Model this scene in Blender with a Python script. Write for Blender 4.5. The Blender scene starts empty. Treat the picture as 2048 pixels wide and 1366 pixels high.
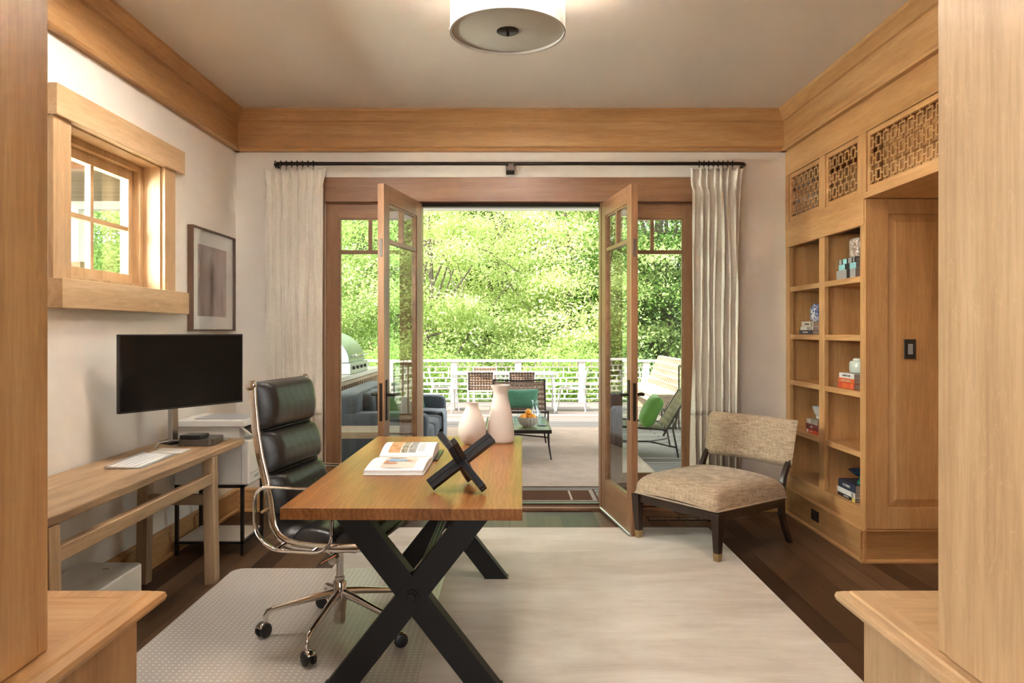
import bpy, bmesh, math, random
import numpy as np
from mathutils import Vector, Matrix, Euler
PI = math.pi
SC = bpy.context.scene
COL = SC.collection

# ------------------------------------------------------------------ camera, world, lights, exposure
cam_d = bpy.data.cameras.new('camera')
cam = bpy.data.objects.new('camera', cam_d); COL.objects.link(cam)
cam.location = (0, 0, 1.37); cam.rotation_euler = (PI/2, 0, 0)
cam_d.sensor_width = 36.0; cam_d.lens = 1455/2048*36
cam_d.shift_x = 4/2048; cam_d.shift_y = -21/2048
cam_d.clip_start = 0.05; cam_d.clip_end = 300
SC.camera = cam
SC.view_settings.view_transform = 'Standard'
SC.view_settings.look = 'None'
SC.view_settings.gamma = 1.0
SC.view_settings.use_curve_mapping = False
SC.view_settings.exposure = 2.0
try:
    SC.cycles.max_bounces = 8; SC.cycles.diffuse_bounces = 5; SC.cycles.glossy_bounces = 4
    SC.cycles.transmission_bounces = 6; SC.cycles.transparent_max_bounces = 12
    SC.cycles.sample_clamp_indirect = 80.0
    SC.cycles.caustics_reflective = False; SC.cycles.caustics_refractive = False
except Exception:
    pass

world = bpy.data.worlds.new('sky'); SC.world = world; world.use_nodes = True
wn = world.node_tree; wn.nodes.clear()
wo = wn.nodes.new('ShaderNodeOutputWorld'); bg = wn.nodes.new('ShaderNodeBackground')
sky = wn.nodes.new('ShaderNodeTexSky'); sky.sky_type = 'NISHITA'
sky.sun_disc = False; sky.sun_elevation = math.radians(43); sky.sun_rotation = math.radians(-112)
sky.air_density = 1.2; sky.dust_density = 3.0; sky.ozone_density = 1.0
hz = wn.nodes.new('ShaderNodeMix'); hz.data_type = 'RGBA'; hz.inputs[0].default_value = 0.6
hz.inputs[7].default_value = (11.0, 11.5, 11.5, 1)
wn.links.new(sky.outputs[0], hz.inputs[6]); wn.links.new(hz.outputs[2], bg.inputs[0])
bg.inputs[1].default_value = 0.16
wn.links.new(bg.outputs[0], wo.inputs[0])

def light(name, kind, loc, target, energy, color, **kw):
    l = bpy.data.lights.new(name, kind); l.energy = energy; l.color = color
    for k, v in kw.items(): setattr(l, k, v)
    o = bpy.data.objects.new(name, l); COL.objects.link(o); o.location = loc
    d = Vector(target) - Vector(loc)
    o.rotation_euler = d.to_track_quat('-Z', 'Y').to_euler()
    return o
light('sun', 'SUN', (0, 0, 20), (10, 4, 10), 5.3, (1.0, 0.95, 0.86), angle=math.radians(0.6))
# added fill lights, set in unseen window openings of the camera's room
light('window_daylight_side', 'AREA', (-3.34, -0.4, 1.75), (0, 0.2, 1.5), 10, (1.0, 0.92, 0.84), shape='RECTANGLE', size=2.6, size_y=1.9)
light('window_daylight_rear', 'AREA', (-2.35, -3.9, 1.9), (0.5, 3, 1.35), 10, (1.0, 0.92, 0.86), shape='RECTANGLE', size=1.6, size_y=1.8)
light('window_daylight_rear_wide', 'AREA', (1.2, -3.9, 1.9), (-0.8, 3.4, 1.3), 14, (1.0, 0.92, 0.86), shape='RECTANGLE', size=1.8, size_y=1.8)
# added ceiling fill lights, without fixtures, to brighten the study
for lx, ly, le, sp in ((-1.25, 3.3, 9, 165), (0.1, 2.7, 2.8, 125), (1.2, 3.1, 2.6, 125)):
    light('recessed_ceiling_light', 'AREA', (lx, ly, 3.035), (lx, ly+0.25, 0), le, (1.0, 0.93, 0.86), shape='DISK', size=0.5, spread=math.radians(sp))
light('lamp_bulb', 'POINT', (-0.01, 3.25, 2.732), (0, 3.25, 0), 230, (1.0, 0.945, 0.90), shadow_soft_size=0.02)  # bulb lit inside the drum lamp as added fill for the study
light('window_daylight_study', 'AREA', (-2.98, 3.72, 2.0), (0.6, 3.6, -0.2), 95, (1.0, 0.95, 0.89), shape='RECTANGLE', size=1.1, size_y=0.9)  # daylight through the study's own side window, from an area light outside

# ------------------------------------------------------------------ material helpers
def new_mat(name):
    m = bpy.data.materials.new(name); m.use_nodes = True
    nt = m.node_tree; b = nt.nodes['Principled BSDF']
    return m, nt, b
def N(nt, t, **kw):
    n = nt.nodes.new(t)
    for k, v in kw.items(): setattr(n, k, v)
    return n
def ramp(nt, fac, stops):
    r = N(nt, 'ShaderNodeValToRGB'); e = r.color_ramp.elements
    while len(e) < len(stops): e.new(0.5)
    for i, (p, c) in enumerate(stops):
        e[i].position = p; e[i].color = (*c, 1) if len(c) == 3 else c
    nt.links.new(fac, r.inputs[0]); return r.outputs[0]
def coords(nt, scale=(1, 1, 1), rot=(0, 0, 0), loc=(0, 0, 0), kind='Object'):
    tc = N(nt, 'ShaderNodeTexCoord'); mp = N(nt, 'ShaderNodeMapping')
    mp.inputs['Scale'].default_value = scale; mp.inputs['Rotation'].default_value = rot; mp.inputs['Location'].default_value = loc
    nt.links.new(tc.outputs[kind], mp.inputs[0]); return mp.outputs[0]
def noise(nt, vec, scale, detail=4, rough=0.55, dist=0.0):
    n = N(nt, 'ShaderNodeTexNoise'); n.inputs['Scale'].default_value = scale
    n.inputs['Detail'].default_value = detail; n.inputs['Roughness'].default_value = rough; n.inputs['Distortion'].default_value = dist
    nt.links.new(vec, n.inputs['Vector']); return n.outputs[0]
def mixc(nt, fac, a, b, mode='MIX'):
    m = N(nt, 'ShaderNodeMix', data_type='RGBA', blend_type=mode)
    for s, v in ((0, fac), (6, a), (7, b)):
        if hasattr(v, 'links'): nt.links.new(v, m.inputs[s])
        else: m.inputs[s].default_value = v if s == 0 else ((*v, 1) if len(v) == 3 else v)
    return m.outputs[2]
def bump(nt, b, h, strength=0.2, dist=0.01):
    n = N(nt, 'ShaderNodeBump'); n.inputs['Strength'].default_value = strength; n.inputs['Distance'].default_value = dist
    nt.links.new(h, n.inputs['Height']); nt.links.new(n.outputs[0], b.inputs['Normal'])

def plain(name, col, rough=0.5, metal=0.0, var=0.06, scale=14, bstr=0.0, bscale=300, spec=0.5, coat=0.0, sheen=0.0):
    m, nt, b = new_mat(name)
    v = coords(nt)
    n = noise(nt, v, scale, 3)
    lo = tuple(c*(1-var) for c in col); hi = tuple(min(1, c*(1+var)) for c in col)
    nt.links.new(ramp(nt, n, [(0.3, lo), (0.7, hi)]), b.inputs['Base Color'])
    b.inputs['Roughness'].default_value = rough; b.inputs['Metallic'].default_value = metal
    b.inputs['Specular IOR Level'].default_value = spec
    b.inputs['Coat Weight'].default_value = coat
    if sheen: b.inputs['Sheen Weight'].default_value = sheen
    if bstr: bump(nt, b, noise(nt, v, bscale, 2), bstr, 0.002)
    return m
def wood(name, dark, mid, light_, axis='Z', rough=0.42, flake=0.10, spec=0.5, ring=1.0, coat=0.0, grainscale=1.0, bstr=0.08, waves=0.0):
    m, nt, b = new_mat(name)
    st = {'X': (0.07, 1, 1), 'Y': (1, 0.07, 1), 'Z': (1, 1, 0.07)}[axis]
    v = coords(nt, scale=st)
    g = grainscale
    n1 = noise(nt, v, 9*g, 4, 0.6, 0.6*ring)      # broad figure
    n2 = noise(nt, v, 95*g, 3, 0.65, 0.2)         # fine pores
    c = ramp(nt, n1, [(0.28, dark), (0.5, mid), (0.72, light_)])
    fine = ramp(nt, n2, [(0.35, (0.72, 0.70, 0.66)), (0.6, (1, 1, 1))])
    c = mixc(nt, 0.55, c, fine, 'MULTIPLY')
    if waves:
        w = N(nt, 'ShaderNodeTexWave'); w.wave_type = 'RINGS' if waves > 1 else 'BANDS'
        w.inputs['Scale'].default_value = 16.0; w.inputs['Distortion'].default_value = 10.0
        w.inputs['Detail'].default_value = 3; w.inputs['Detail Scale'].default_value = 1.2
        vv = coords(nt, scale={'X': (0.22, 1, 1), 'Y': (1, 0.22, 1), 'Z': (1, 1, 0.22)}[axis])
        nt.links.new(vv, w.inputs['Vector'])
        c = mixc(nt, 0.5, c, ramp(nt, w.outputs['Color'], [(0.1, (0.6, 0.52, 0.42)), (0.6, (1, 1, 1))]), 'MULTIPLY')
    if flake:
        sf = {'X': (0.35, 1.0, 1.0), 'Y': (1.0, 0.35, 1.0), 'Z': (1.0, 1.0, 0.35)}[axis]
        vf = coords(nt, scale=sf, rot=(0.35, 0.25, 0.3))
        n3 = noise(nt, vf, 26*g, 2, 0.5, 1.2)
        fl = ramp(nt, n3, [(0.585, (0, 0, 0)), (0.60, (1, 1, 1)), (0.615, (0, 0, 0))])
        fm = N(nt, 'ShaderNodeMath', operation='MULTIPLY'); nt.links.new(fl, fm.inputs[0]); fm.inputs[1].default_value = flake
        c = mixc(nt, fm.outputs[0], c, tuple(min(1, x*1.45) for x in light_))
    nt.links.new(c, b.inputs['Base Color'])
    b.inputs['Roughness'].default_value = rough; b.inputs['Coat Weight'].default_value = coat
    b.inputs['Coat Roughness'].default_value = 0.12; b.inputs['Specular IOR Level'].default_value = spec
    bump(nt, b, n2, bstr, 0.003)
    return m
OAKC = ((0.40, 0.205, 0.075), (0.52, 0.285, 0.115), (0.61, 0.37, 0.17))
M = {}
for a in 'XYZ':
    M['oak'+a] = wood('honey_oak_'+a, *OAKC, axis=a)
    M['frame'+a] = wood('door_frame_oak_'+a, (0.21, 0.10, 0.05), (0.29, 0.148, 0.075), (0.36, 0.20, 0.105), axis=a, rough=0.35, flake=0.1)
    M['pale'+a] = wood('pale_oak_'+a, (0.46, 0.29, 0.15), (0.56, 0.37, 0.20), (0.64, 0.45, 0.27), axis=a, flake=0.16)  # paler oak; the right pillar and cabinet use it as their lit tone
    M['old'+a] = wood('weathered_elm_'+a, (0.20, 0.12, 0.065), (0.38, 0.25, 0.14), (0.50, 0.35, 0.21), axis=a, rough=0.62, flake=0, ring=1.6, bstr=0.3)
    M['cedar'+a] = wood('cedar_'+a, (0.30, 0.20, 0.13), (0.42, 0.30, 0.21), (0.52, 0.40, 0.29), axis=a, rough=0.75, flake=0)
M['desk'] = wood('desk_top_oak', (0.17, 0.062, 0.017), (0.29, 0.115, 0.034), (0.39, 0.175, 0.060), axis='Y', rough=0.31, flake=0.0, coat=0.0, waves=1, bstr=0.25, spec=0.38)
M['walnut'] = wood('walnut_frame', (0.07, 0.035, 0.02), (0.11, 0.058, 0.034), (0.15, 0.085, 0.05), axis='Z', rough=0.4, flake=0)
M['rail'] = plain('silvered_cedar', (0.55, 0.50, 0.44), 0.8, var=0.12, scale=6)
M['wenge'] = wood('dark_espresso_wood', (0.018, 0.010, 0.007), (0.028, 0.016, 0.011), (0.04, 0.024, 0.017), axis='Z', rough=0.3, flake=0)
def planks(name, cols, width, length, axis, rough, gap=0.002, coat=0.0, mortar=(0.02, 0.012, 0.008), bstr=0.3):
    m, nt, b = new_mat(name)
    rot = (0, 0, PI/2) if axis == 'Y' else (0, 0, 0)
    v = coords(nt, rot=rot)
    br = N(nt, 'ShaderNodeTexBrick'); nt.links.new(v, br.inputs['Vector'])
    br.offset = 0.37; br.inputs['Scale'].default_value = 1.0
    br.inputs['Brick Width'].default_value = length; br.inputs['Row Height'].default_value = width
    br.inputs['Mortar Size'].default_value = gap; br.inputs['Mortar Smooth'].default_value = 0.2; br.inputs['Bias'].default_value = 0.0
    br.inputs['Color1'].default_value = (0, 0, 0, 1); br.inputs['Color2'].default_value = (1, 1, 1, 1); br.inputs['Mortar'].default_value = (0.5, 0.5, 0.5, 1)
    st = (1, 0.06, 1) if axis == 'Y' else (0.06, 1, 1)
    g = noise(nt, coords(nt, scale=st), 22, 5, 0.65, 0.6)
    mx = N(nt, 'ShaderNodeMix', data_type='FLOAT'); mx.inputs[0].default_value = 0.42
    nt.links.new(br.outputs['Color'], mx.inputs[2]); nt.links.new(g, mx.inputs[3])
    c = ramp(nt, mx.outputs[0], [(0.2, cols[0]), (0.5, cols[1]), (0.8, cols[2])])
    c = mixc(nt, br.outputs['Fac'], c, mortar)
    nt.links.new(c, b.inputs['Base Color']); b.inputs['Roughness'].default_value = rough; b.inputs['Coat Weight'].default_value = coat; b.inputs['Specular IOR Level'].default_value = 0.16
    inv = N(nt, 'ShaderNodeMath', operation='SUBTRACT'); inv.inputs[0].default_value = 1; nt.links.new(br.outputs['Fac'], inv.inputs[1])
    bump(nt, b, inv.outputs[0], bstr, 0.003)
    return m
M['floor'] = planks('walnut_stained_floor', ((0.034, 0.016, 0.008), (0.078, 0.040, 0.020), (0.15, 0.082, 0.044)), 0.125, 1.6, 'Y', 0.42, 0.002)
M['deck'] = planks('deck_boards', ((0.11, 0.09, 0.08), (0.165, 0.14, 0.122), (0.24, 0.205, 0.18)), 0.14, 3.2, 'X', 0.7, 0.010, mortar=(0.03, 0.025, 0.02))
M['porchceil'] = planks('porch_ceiling_boards', ((0.30, 0.2, 0.12), (0.36, 0.25, 0.15), (0.42, 0.3, 0.2)), 0.1, 3.0, 'X', 0.6, 0.003)
M['wall'] = plain('warm_white_plaster', (0.77, 0.72, 0.655), 0.8, var=0.015, scale=3, bstr=0.05, bscale=220)
M['ceil'] = plain('ceiling_paint', (0.72, 0.665, 0.605), 0.85, var=0.01, scale=3, bstr=0.05, bscale=220)
M['white'] = plain('white_paint', (0.80, 0.80, 0.77), 0.5, var=0.02)
M['black'] = plain('black_steel', (0.011, 0.011, 0.011), 0.45, spec=0.3, var=0.1, bstr=0.06, bscale=60)
M['blackwood'] = plain('black_painted_wood', (0.016, 0.017, 0.02), 0.32, var=0.15, scale=30)
M['bronze'] = plain('dark_bronze', (0.035, 0.028, 0.024), 0.38, metal=0.8, var=0.1)
M['chrome'] = plain('polished_chrome', (0.74, 0.71, 0.68), 0.07, metal=1.0, var=0.01)
M['satin'] = plain('satin_nickel', (0.55, 0.53, 0.50), 0.3, metal=1.0, var=0.03)
M['steel'] = plain('stainless_steel', (0.36, 0.38, 0.37), 0.34, metal=0.9, var=0.05)
M['brass'] = plain('aged_brass', (0.48, 0.36, 0.18), 0.35, metal=0.9, var=0.05)
M['plastic'] = plain('white_plastic', (0.70, 0.68, 0.64), 0.4, var=0.01)
M['greyplastic'] = plain('grey_plastic', (0.33, 0.34, 0.36), 0.35, var=0.02)
M['darkplastic'] = plain('dark_plastic', (0.012, 0.012, 0.013), 0.35, var=0.05)
M['silver'] = plain('brushed_aluminium', (0.62, 0.63, 0.65), 0.3, metal=0.85, var=0.02)
M['darkalu'] = plain('space_grey_aluminium', (0.16, 0.14, 0.125), 0.33, metal=0.8, var=0.03)
M['key'] = plain('white_keycaps', (0.82, 0.82, 0.82), 0.45, var=0.01)
M['screen'] = plain('dark_display_glass', (0.003, 0.003, 0.0035), 0.25, var=0.02, spec=0.22)
M['stone'] = plain('pale_stone', (0.52, 0.46, 0.40), 0.4, var=0.08, scale=8)
M['shade'] = plain('linen_lamp_shade', (0.78, 0.74, 0.68), 0.8, var=0.02, scale=40, bstr=0.1, bscale=500)
M['diffuser'] = plain('frosted_glass_diffuser', (0.52, 0.50, 0.44), 0.35, var=0.02)
M['ceramic'] = plain('matte_bone_ceramic', (0.66, 0.58, 0.52), 0.55, var=0.02, bstr=0.05, bscale=160)
M['paper'] = plain('book_paper', (0.80, 0.80, 0.79), 0.6, var=0.01)
M['pageedge'] = plain('page_block', (0.40, 0.32, 0.25), 0.8, var=0.1, scale=300)
M['dark'] = plain('dark_void_paint', (0.06, 0.035, 0.018), 0.8)
def fabric(name, col, rough=0.9, scale=260, var=0.25, sheen=0.2, cross=True, bstr=0.3, big=0.05):
    m, nt, b = new_mat(name)
    v1 = coords(nt, scale=(1, 1, 0.06) if cross else (1, 1, 1)); v2 = coords(nt, scale=(0.08, 0.08, 1))
    a = noise(nt, v1, scale, 2, 0.6); c2 = noise(nt, v2, scale, 2, 0.6)
    mm = N(nt, 'ShaderNodeMath', operation='ADD'); nt.links.new(a, mm.inputs[0]); nt.links.new(c2, mm.inputs[1])
    hf = N(nt, 'ShaderNodeMath', operation='MULTIPLY'); nt.links.new(mm.outputs[0], hf.inputs[0]); hf.inputs[1].default_value = 0.5
    c = ramp(nt, hf.outputs[0], [(0.38, tuple(x*(1-var) for x in col)), (0.62, tuple(min(1, x*(1+var)) for x in col))])
    nt.links.new(c, b.inputs['Base Color']); b.inputs['Roughness'].default_value = rough; b.inputs['Sheen Weight'].default_value = sheen
    b.inputs['Specular IOR Level'].default_value = 0.2
    bump(nt, b, hf.outputs[0], bstr, 0.002)
    return m
M['upholstery'] = fabric('tan_woven_upholstery', (0.36, 0.27, 0.185), scale=170, var=0.35)
M['piping'] = fabric('tan_piping', (0.42, 0.33, 0.24), scale=170, var=0.2)
M['linen'] = fabric('cream_linen', (0.74, 0.69, 0.61), scale=240, var=0.07)
M['linenlow'] = fabric('oatmeal_linen', (0.58, 0.50, 0.41), scale=240, var=0.10)
M['bluegrey'] = fabric('blue_grey_outdoor_fabric', (0.055, 0.064, 0.078), scale=160, var=0.2)
M['throw'] = fabric('pale_grey_blanket', (0.28, 0.31, 0.34), scale=120, var=0.2)
M['charcoal'] = fabric('charcoal_cushion_fabric', (0.045, 0.045, 0.05), scale=160, var=0.2)
M['green'] = fabric('leaf_green_fabric', (0.09, 0.22, 0.03), scale=200, var=0.15)
M['teal'] = fabric('sea_green_fabric', (0.06, 0.17, 0.10), scale=200, var=0.15)
M['strap'] = fabric('brown_woven_strap', (0.20, 0.13, 0.09), scale=200, var=0.2)
M['strapolive'] = fabric('olive_woven_strap', (0.24, 0.19, 0.09), scale=200, var=0.2)
M['sisal'] = fabric('tan_woven_outdoor_mat', (0.30, 0.20, 0.132), scale=60, var=0.18, bstr=0.5)
M['coir'] = plain('coir_doormat', (0.085, 0.038, 0.02), 0.95, var=0.5, scale=260, bstr=0.6, bscale=400, spec=0.05)
def leather(name):
    m, nt, b = new_mat(name)
    v = coords(nt)
    vo = N(nt, 'ShaderNodeTexVoronoi'); vo.inputs['Scale'].default_value = 260; nt.links.new(v, vo.inputs['Vector'])
    w = noise(nt, coords(nt, scale=(1, 0.25, 1)), 22, 3)
    ad = N(nt, 'ShaderNodeMath', operation='MULTIPLY_ADD'); nt.links.new(vo.outputs[0], ad.inputs[0]); ad.inputs[1].default_value = 0.12; nt.links.new(w, ad.inputs[2])
    bump(nt, b, ad.outputs[0], 0.16, 0.004)
    nt.links.new(ramp(nt, w, [(0.3, (0.012, 0.011, 0.011)), (0.7, (0.022, 0.02, 0.019))]), b.inputs['Base Color'])
    b.inputs['Roughness'].default_value = 0.34; b.inputs['Specular IOR Level'].default_value = 0.55
    return m
M['leather'] = leather('black_leather')
def rugmat():
    m, nt, b = new_mat('pale_silk_rug')
    big = noise(nt, coords(nt, scale=(0.5, 1.6, 1)), 2.6, 5, 0.62, 0.5)
    st = noise(nt, coords(nt, scale=(0.04, 1, 1)), 130, 3, 0.6)
    c = ramp(nt, big, [(0.30, (0.47, 0.40, 0.335)), (0.5, (0.60, 0.54, 0.475)), (0.7, (0.70, 0.65, 0.59))])
    c = mixc(nt, 0.6, c, ramp(nt, st, [(0.3, (0.84, 0.83, 0.80)), (0.7, (1, 1, 1))]), 'MULTIPLY')
    nt.links.new(c, b.inputs['Base Color']); b.inputs['Roughness'].default_value = 0.75; b.inputs['Sheen Weight'].default_value = 0.35
    bump(nt, b, st, 0.25, 0.003); return m
M['rug'] = rugmat()
def glass(name, tint=(0.93, 0.97, 0.94), refl=1.0, ior=1.5):
    m = bpy.data.materials.new(name); m.use_nodes = True; nt = m.node_tree; nt.nodes.clear()
    o = N(nt, 'ShaderNodeOutputMaterial'); mx = N(nt, 'ShaderNodeMixShader')
    t = N(nt, 'ShaderNodeBsdfTransparent'); g = N(nt, 'ShaderNodeBsdfGlossy'); f = N(nt, 'ShaderNodeFresnel')
    t.inputs[0].default_value = (*tint, 1); g.inputs['Roughness'].default_value = 0.0; g.inputs[0].default_value = (refl, refl, refl, 1)
    ge = N(nt, 'ShaderNodeNewGeometry'); io = N(nt, 'ShaderNodeMapRange')
    io.inputs['To Min'].default_value = ior; io.inputs['To Max'].default_value = 1/ior
    nt.links.new(ge.outputs['Backfacing'], io.inputs['Value']); nt.links.new(io.outputs[0], f.inputs[0])
    nt.links.new(f.outputs[0], mx.inputs[0]); nt.links.new(t.outputs[0], mx.inputs[1]); nt.links.new(g.outputs[0], mx.inputs[2]); nt.links.new(mx.outputs[0], o.inputs[0])
    return m
M['glass'] = glass('window_glass')
def vinyl():
    m = bpy.data.materials.new('clear_vinyl'); m.use_nodes = True; nt = m.node_tree; b = nt.nodes['Principled BSDF']
    o = nt.nodes['Material Output']; mx = N(nt, 'ShaderNodeMixShader'); t = N(nt, 'ShaderNodeBsdfTransparent'); t.inputs[0].default_value = (0.93, 0.93, 0.90, 1)
    b.inputs['Base Color'].default_value = (0.84, 0.78, 0.72, 1); b.inputs['Roughness'].default_value = 0.28
    vo = N(nt, 'ShaderNodeTexVoronoi'); vo.inputs['Scale'].default_value = 38; vo.inputs['Randomness'].default_value = 0.0
    nt.links.new(coords(nt, scale=(1, 1, 0)), vo.inputs['Vector'])
    dots = ramp(nt, vo.outputs[0], [(0.12, (1, 1, 1)), (0.22, (0, 0, 0))])
    nt.links.new(mixc(nt, dots, (0.72, 0.66, 0.60), (0.88, 0.84, 0.79)), b.inputs['Base Color'])
    mm = N(nt, 'ShaderNodeMath', operation='MULTIPLY_ADD'); nt.links.new(dots, mm.inputs[0]); mm.inputs[1].default_value = 0.22; mm.inputs[2].default_value = 0.66
    nt.links.new(mm.outputs[0], mx.inputs[0]); nt.links.new(t.outputs[0], mx.inputs[1]); nt.links.new(b.outputs[0], mx.inputs[2]); nt.links.new(mx.outputs[0], o.inputs[0])
    bump(nt, b, dots, 0.3, 0.002); return m
M['vinyl'] = vinyl()
def leafmat(name, cols, trans=0.5):
    m = bpy.data.materials.new(name); m.use_nodes = True; nt = m.node_tree; nt.nodes.clear()
    o = N(nt, 'ShaderNodeOutputMaterial'); mx = N(nt, 'ShaderNodeMixShader'); d = N(nt, 'ShaderNodeBsdfDiffuse'); t = N(nt, 'ShaderNodeBsdfTranslucent')
    n = noise(nt, coords(nt), 1.5, 8, 0.85)
    c = ramp(nt, n, [(0.32, cols[0]), (0.5, cols[1]), (0.68, cols[2])])
    nt.links.new(c, d.inputs[0])
    nt.links.new(c, t.inputs[0]); mx.inputs[0].default_value = trans
    nt.links.new(d.outputs[0], mx.inputs[1]); nt.links.new(t.outputs[0], mx.inputs[2]); nt.links.new(mx.outputs[0], o.inputs[0])
    return m
M['leafA'] = leafmat('spring_leaves', ((0.15, 0.25, 0.05), (0.50, 0.60, 0.22), (0.84, 0.88, 0.62)))
M['leafB'] = leafmat('dark_leaves', ((0.03, 0.075, 0.018), (0.10, 0.19, 0.04), (0.27, 0.38, 0.11)))
M['leafC'] = leafmat('mid_leaves', ((0.07, 0.14, 0.03), (0.26, 0.39, 0.10), (0.58, 0.68, 0.32)))
M['bark'] = plain('grey_bark', (0.14, 0.11, 0.085), 0.9, var=0.4, scale=12, bstr=0.5, bscale=30)
M['ground'] = plain('woodland_ground', (0.10, 0.16, 0.05), 0.95, var=0.5, scale=3)

# ------------------------------------------------------------------ mesh builder
class MB:
    def __init__(s): s.v = []; s.f = []
    def add(s, vs, fs):
        o = len(s.v); s.v += [tuple(v) for v in vs]; s.f += [tuple(i+o for i in f) for f in fs]; return s
    def box(s, lo, hi):
        x0, y0, z0 = lo; x1, y1, z1 = hi
        return s.add([(x0,y0,z0),(x1,y0,z0),(x1,y1,z0),(x0,y1,z0),(x0,y0,z1),(x1,y0,z1),(x1,y1,z1),(x0,y1,z1)],
                     [(0,3,2,1),(4,5,6,7),(0,1,5,4),(1,2,6,5),(2,3,7,6),(3,0,4,7)])
    def cbox(s, c, size, rot=None):
        h = [k/2 for k in size]; m = MB().box([-a for a in h], h)
        R = rot.to_matrix() if isinstance(rot, Euler) else (rot or Matrix.Identity(3))
        return s.add([R @ Vector(v) + Vector(c) for v in m.v], m.f)
    def beam(s, p0, p1, w, h, up=(0, 0, 1), w1=None, h1=None):
        p0, p1 = Vector(p0), Vector(p1); d = (p1-p0).normalized(); u = Vector(up)
        sd = d.cross(u)
        if sd.length < 1e-4: sd = d.cross(Vector((1, 0, 0)))
        sd.normalize(); u = sd.cross(d).normalized()
        w1 = w1 or w; h1 = h1 or h; vs = []
        for p, a, b in ((p0, w, h), (p1, w1, h1)):
            for i, j in ((-1,-1),(1,-1),(1,1),(-1,1)): vs.append(p + sd*i*a/2 + u*j*b/2)
        return s.add(vs, [(3,2,1,0),(4,5,6,7),(0,1,5,4),(1,2,6,5),(2,3,7,6),(3,0,4,7)])
    def tube(s, pts, r, seg=10, closed=False, flat=1.0, up=None, cap=True):
        pts = [Vector(p) for p in pts]; n = len(pts); rings = []; prev = None
        rr = r if isinstance(r, (list, tuple)) else [r]*n
        for i, p in enumerate(pts):
            a = pts[(i-1) % n] if (closed or i > 0) else p; b = pts[(i+1) % n] if (closed or i < n-1) else p
            t = (b-a).normalized()
            if up is not None: nn = Vector(up)
            elif prev is None: nn = Vector((0, 0, 1)) if abs(t.z) < 0.9 else Vector((1, 0, 0))
            else: nn = prev
            nn = (nn - t*nn.dot(t)); nn = nn.normalized() if nn.length > 1e-6 else t.orthogonal().normalized()
            prev = nn; bb = t.cross(nn)
            rings.append([p + nn*math.cos(2*PI*k/seg)*rr[i] + bb*math.sin(2*PI*k/seg)*rr[i]*flat for k in range(seg)])
        vs = [q for R in rings for q in R]; fs = []
        m = n if closed else n-1
        for i in range(m):
            for k in range(seg):
                a = i*seg+k; b = i*seg+(k+1) % seg; c = ((i+1) % n)*seg+(k+1) % seg; d = ((i+1) % n)*seg+k
                fs.append((a, d, c, b))
        if not closed and cap:
            fs.append(tuple(range(seg))); fs.append(tuple((n-1)*seg+k for k in reversed(range(seg))))
        return s.add(vs, fs)
    def lathe(s, prof, seg=32, c=(0, 0, 0), axis='Z', lobes=0, amp=0.0, cap=True):
        vs = []; fs = []; n = len(prof)
        for r, z in prof:
            for k in range(seg):
                a = 2*PI*k/seg; q = r*(1+amp*abs(math.sin(lobes*a/2))) if lobes else r
                p = (q*math.cos(a), q*math.sin(a), z)
                if axis == 'X': p = (p[2], p[0], p[1])
                if axis == 'Y': p = (p[0], p[2], p[1])
                vs.append((p[0]+c[0], p[1]+c[1], p[2]+c[2]))
        for i in range(n-1):
            for k in range(seg):
                fs.append((i*seg+k, i*seg+(k+1) % seg, (i+1)*seg+(k+1) % seg, (i+1)*seg+k))
        if prof[0] == prof[-1]: cap = False
        if cap and prof[0][0] > 1e-5: fs.append(tuple(reversed(range(seg))))
        if cap and prof[-1][0] > 1e-5: fs.append(tuple((n-1)*seg+k for k in range(seg)))
        return s.add(vs, fs)
    def prism(s, poly, axis, a0, a1):
        def P(u, v, w): return {'X': (w, u, v), 'Y': (u, w, v), 'Z': (u, v, w)}[axis]
        n = len(poly); vs = [P(u, v, a0) for u, v in poly] + [P(u, v, a1) for u, v in poly]
        fs = [tuple(range(n)), tuple(n+i for i in reversed(range(n)))] + [(i, i+n, (i+1) % n+n, (i+1) % n) for i in range(n)]
        return s.add(vs, fs)
    def grid(s, fn, nu, nv, cu=False, cv=False):
        vs = [fn(i/(nu if cu else nu), j/(nv if cv else nv)) for i in range(nu + (0 if cu else 1)) for j in range(nv + (0 if cv else 1))]
        W = nv + (0 if cv else 1); H = nu + (0 if cu else 1); fs = []
        for i in range(nu):
            for j in range(nv):
                a = i*W+j; b = i*W+(j+1) % W; c = ((i+1) % H)*W+(j+1) % W; d = ((i+1) % H)*W+j
                fs.append((a, b, c, d))
        return s.add(vs, fs)
    def sell(s, c, r, e1=0.35, e2=0.35, nu=20, nv=14, rot=None):
        def sp(x, e): return math.copysign(abs(x)**e, x)
        R = rot.to_matrix() if isinstance(rot, Euler) else rot; vs = []; fs = []
        for j in range(1, nv):
            ph = -PI/2 + PI*j/nv
            for i in range(nu):
                th = 2*PI*i/nu
                p = Vector((r[0]*sp(math.cos(ph), e1)*sp(math.cos(th), e2), r[1]*sp(math.cos(ph), e1)*sp(math.sin(th), e2), r[2]*sp(math.sin(ph), e1)))
                vs.append(p)
        vs += [Vector((0, 0, -r[2])), Vector((0, 0, r[2]))]
        for j in range(nv-2):
            for i in range(nu): fs.append((j*nu+i, j*nu+(i+1) % nu, (j+1)*nu+(i+1) % nu, (j+1)*nu+i))
        b = len(vs)-2; t = len(vs)-1
        for i in range(nu): fs.append((b, (i+1) % nu, i)); fs.append((t, (nv-2)*nu+i, (nv-2)*nu+(i+1) % nu))
        return s.add([(R @ p if R else p) + Vector(c) for p in vs], fs)
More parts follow.
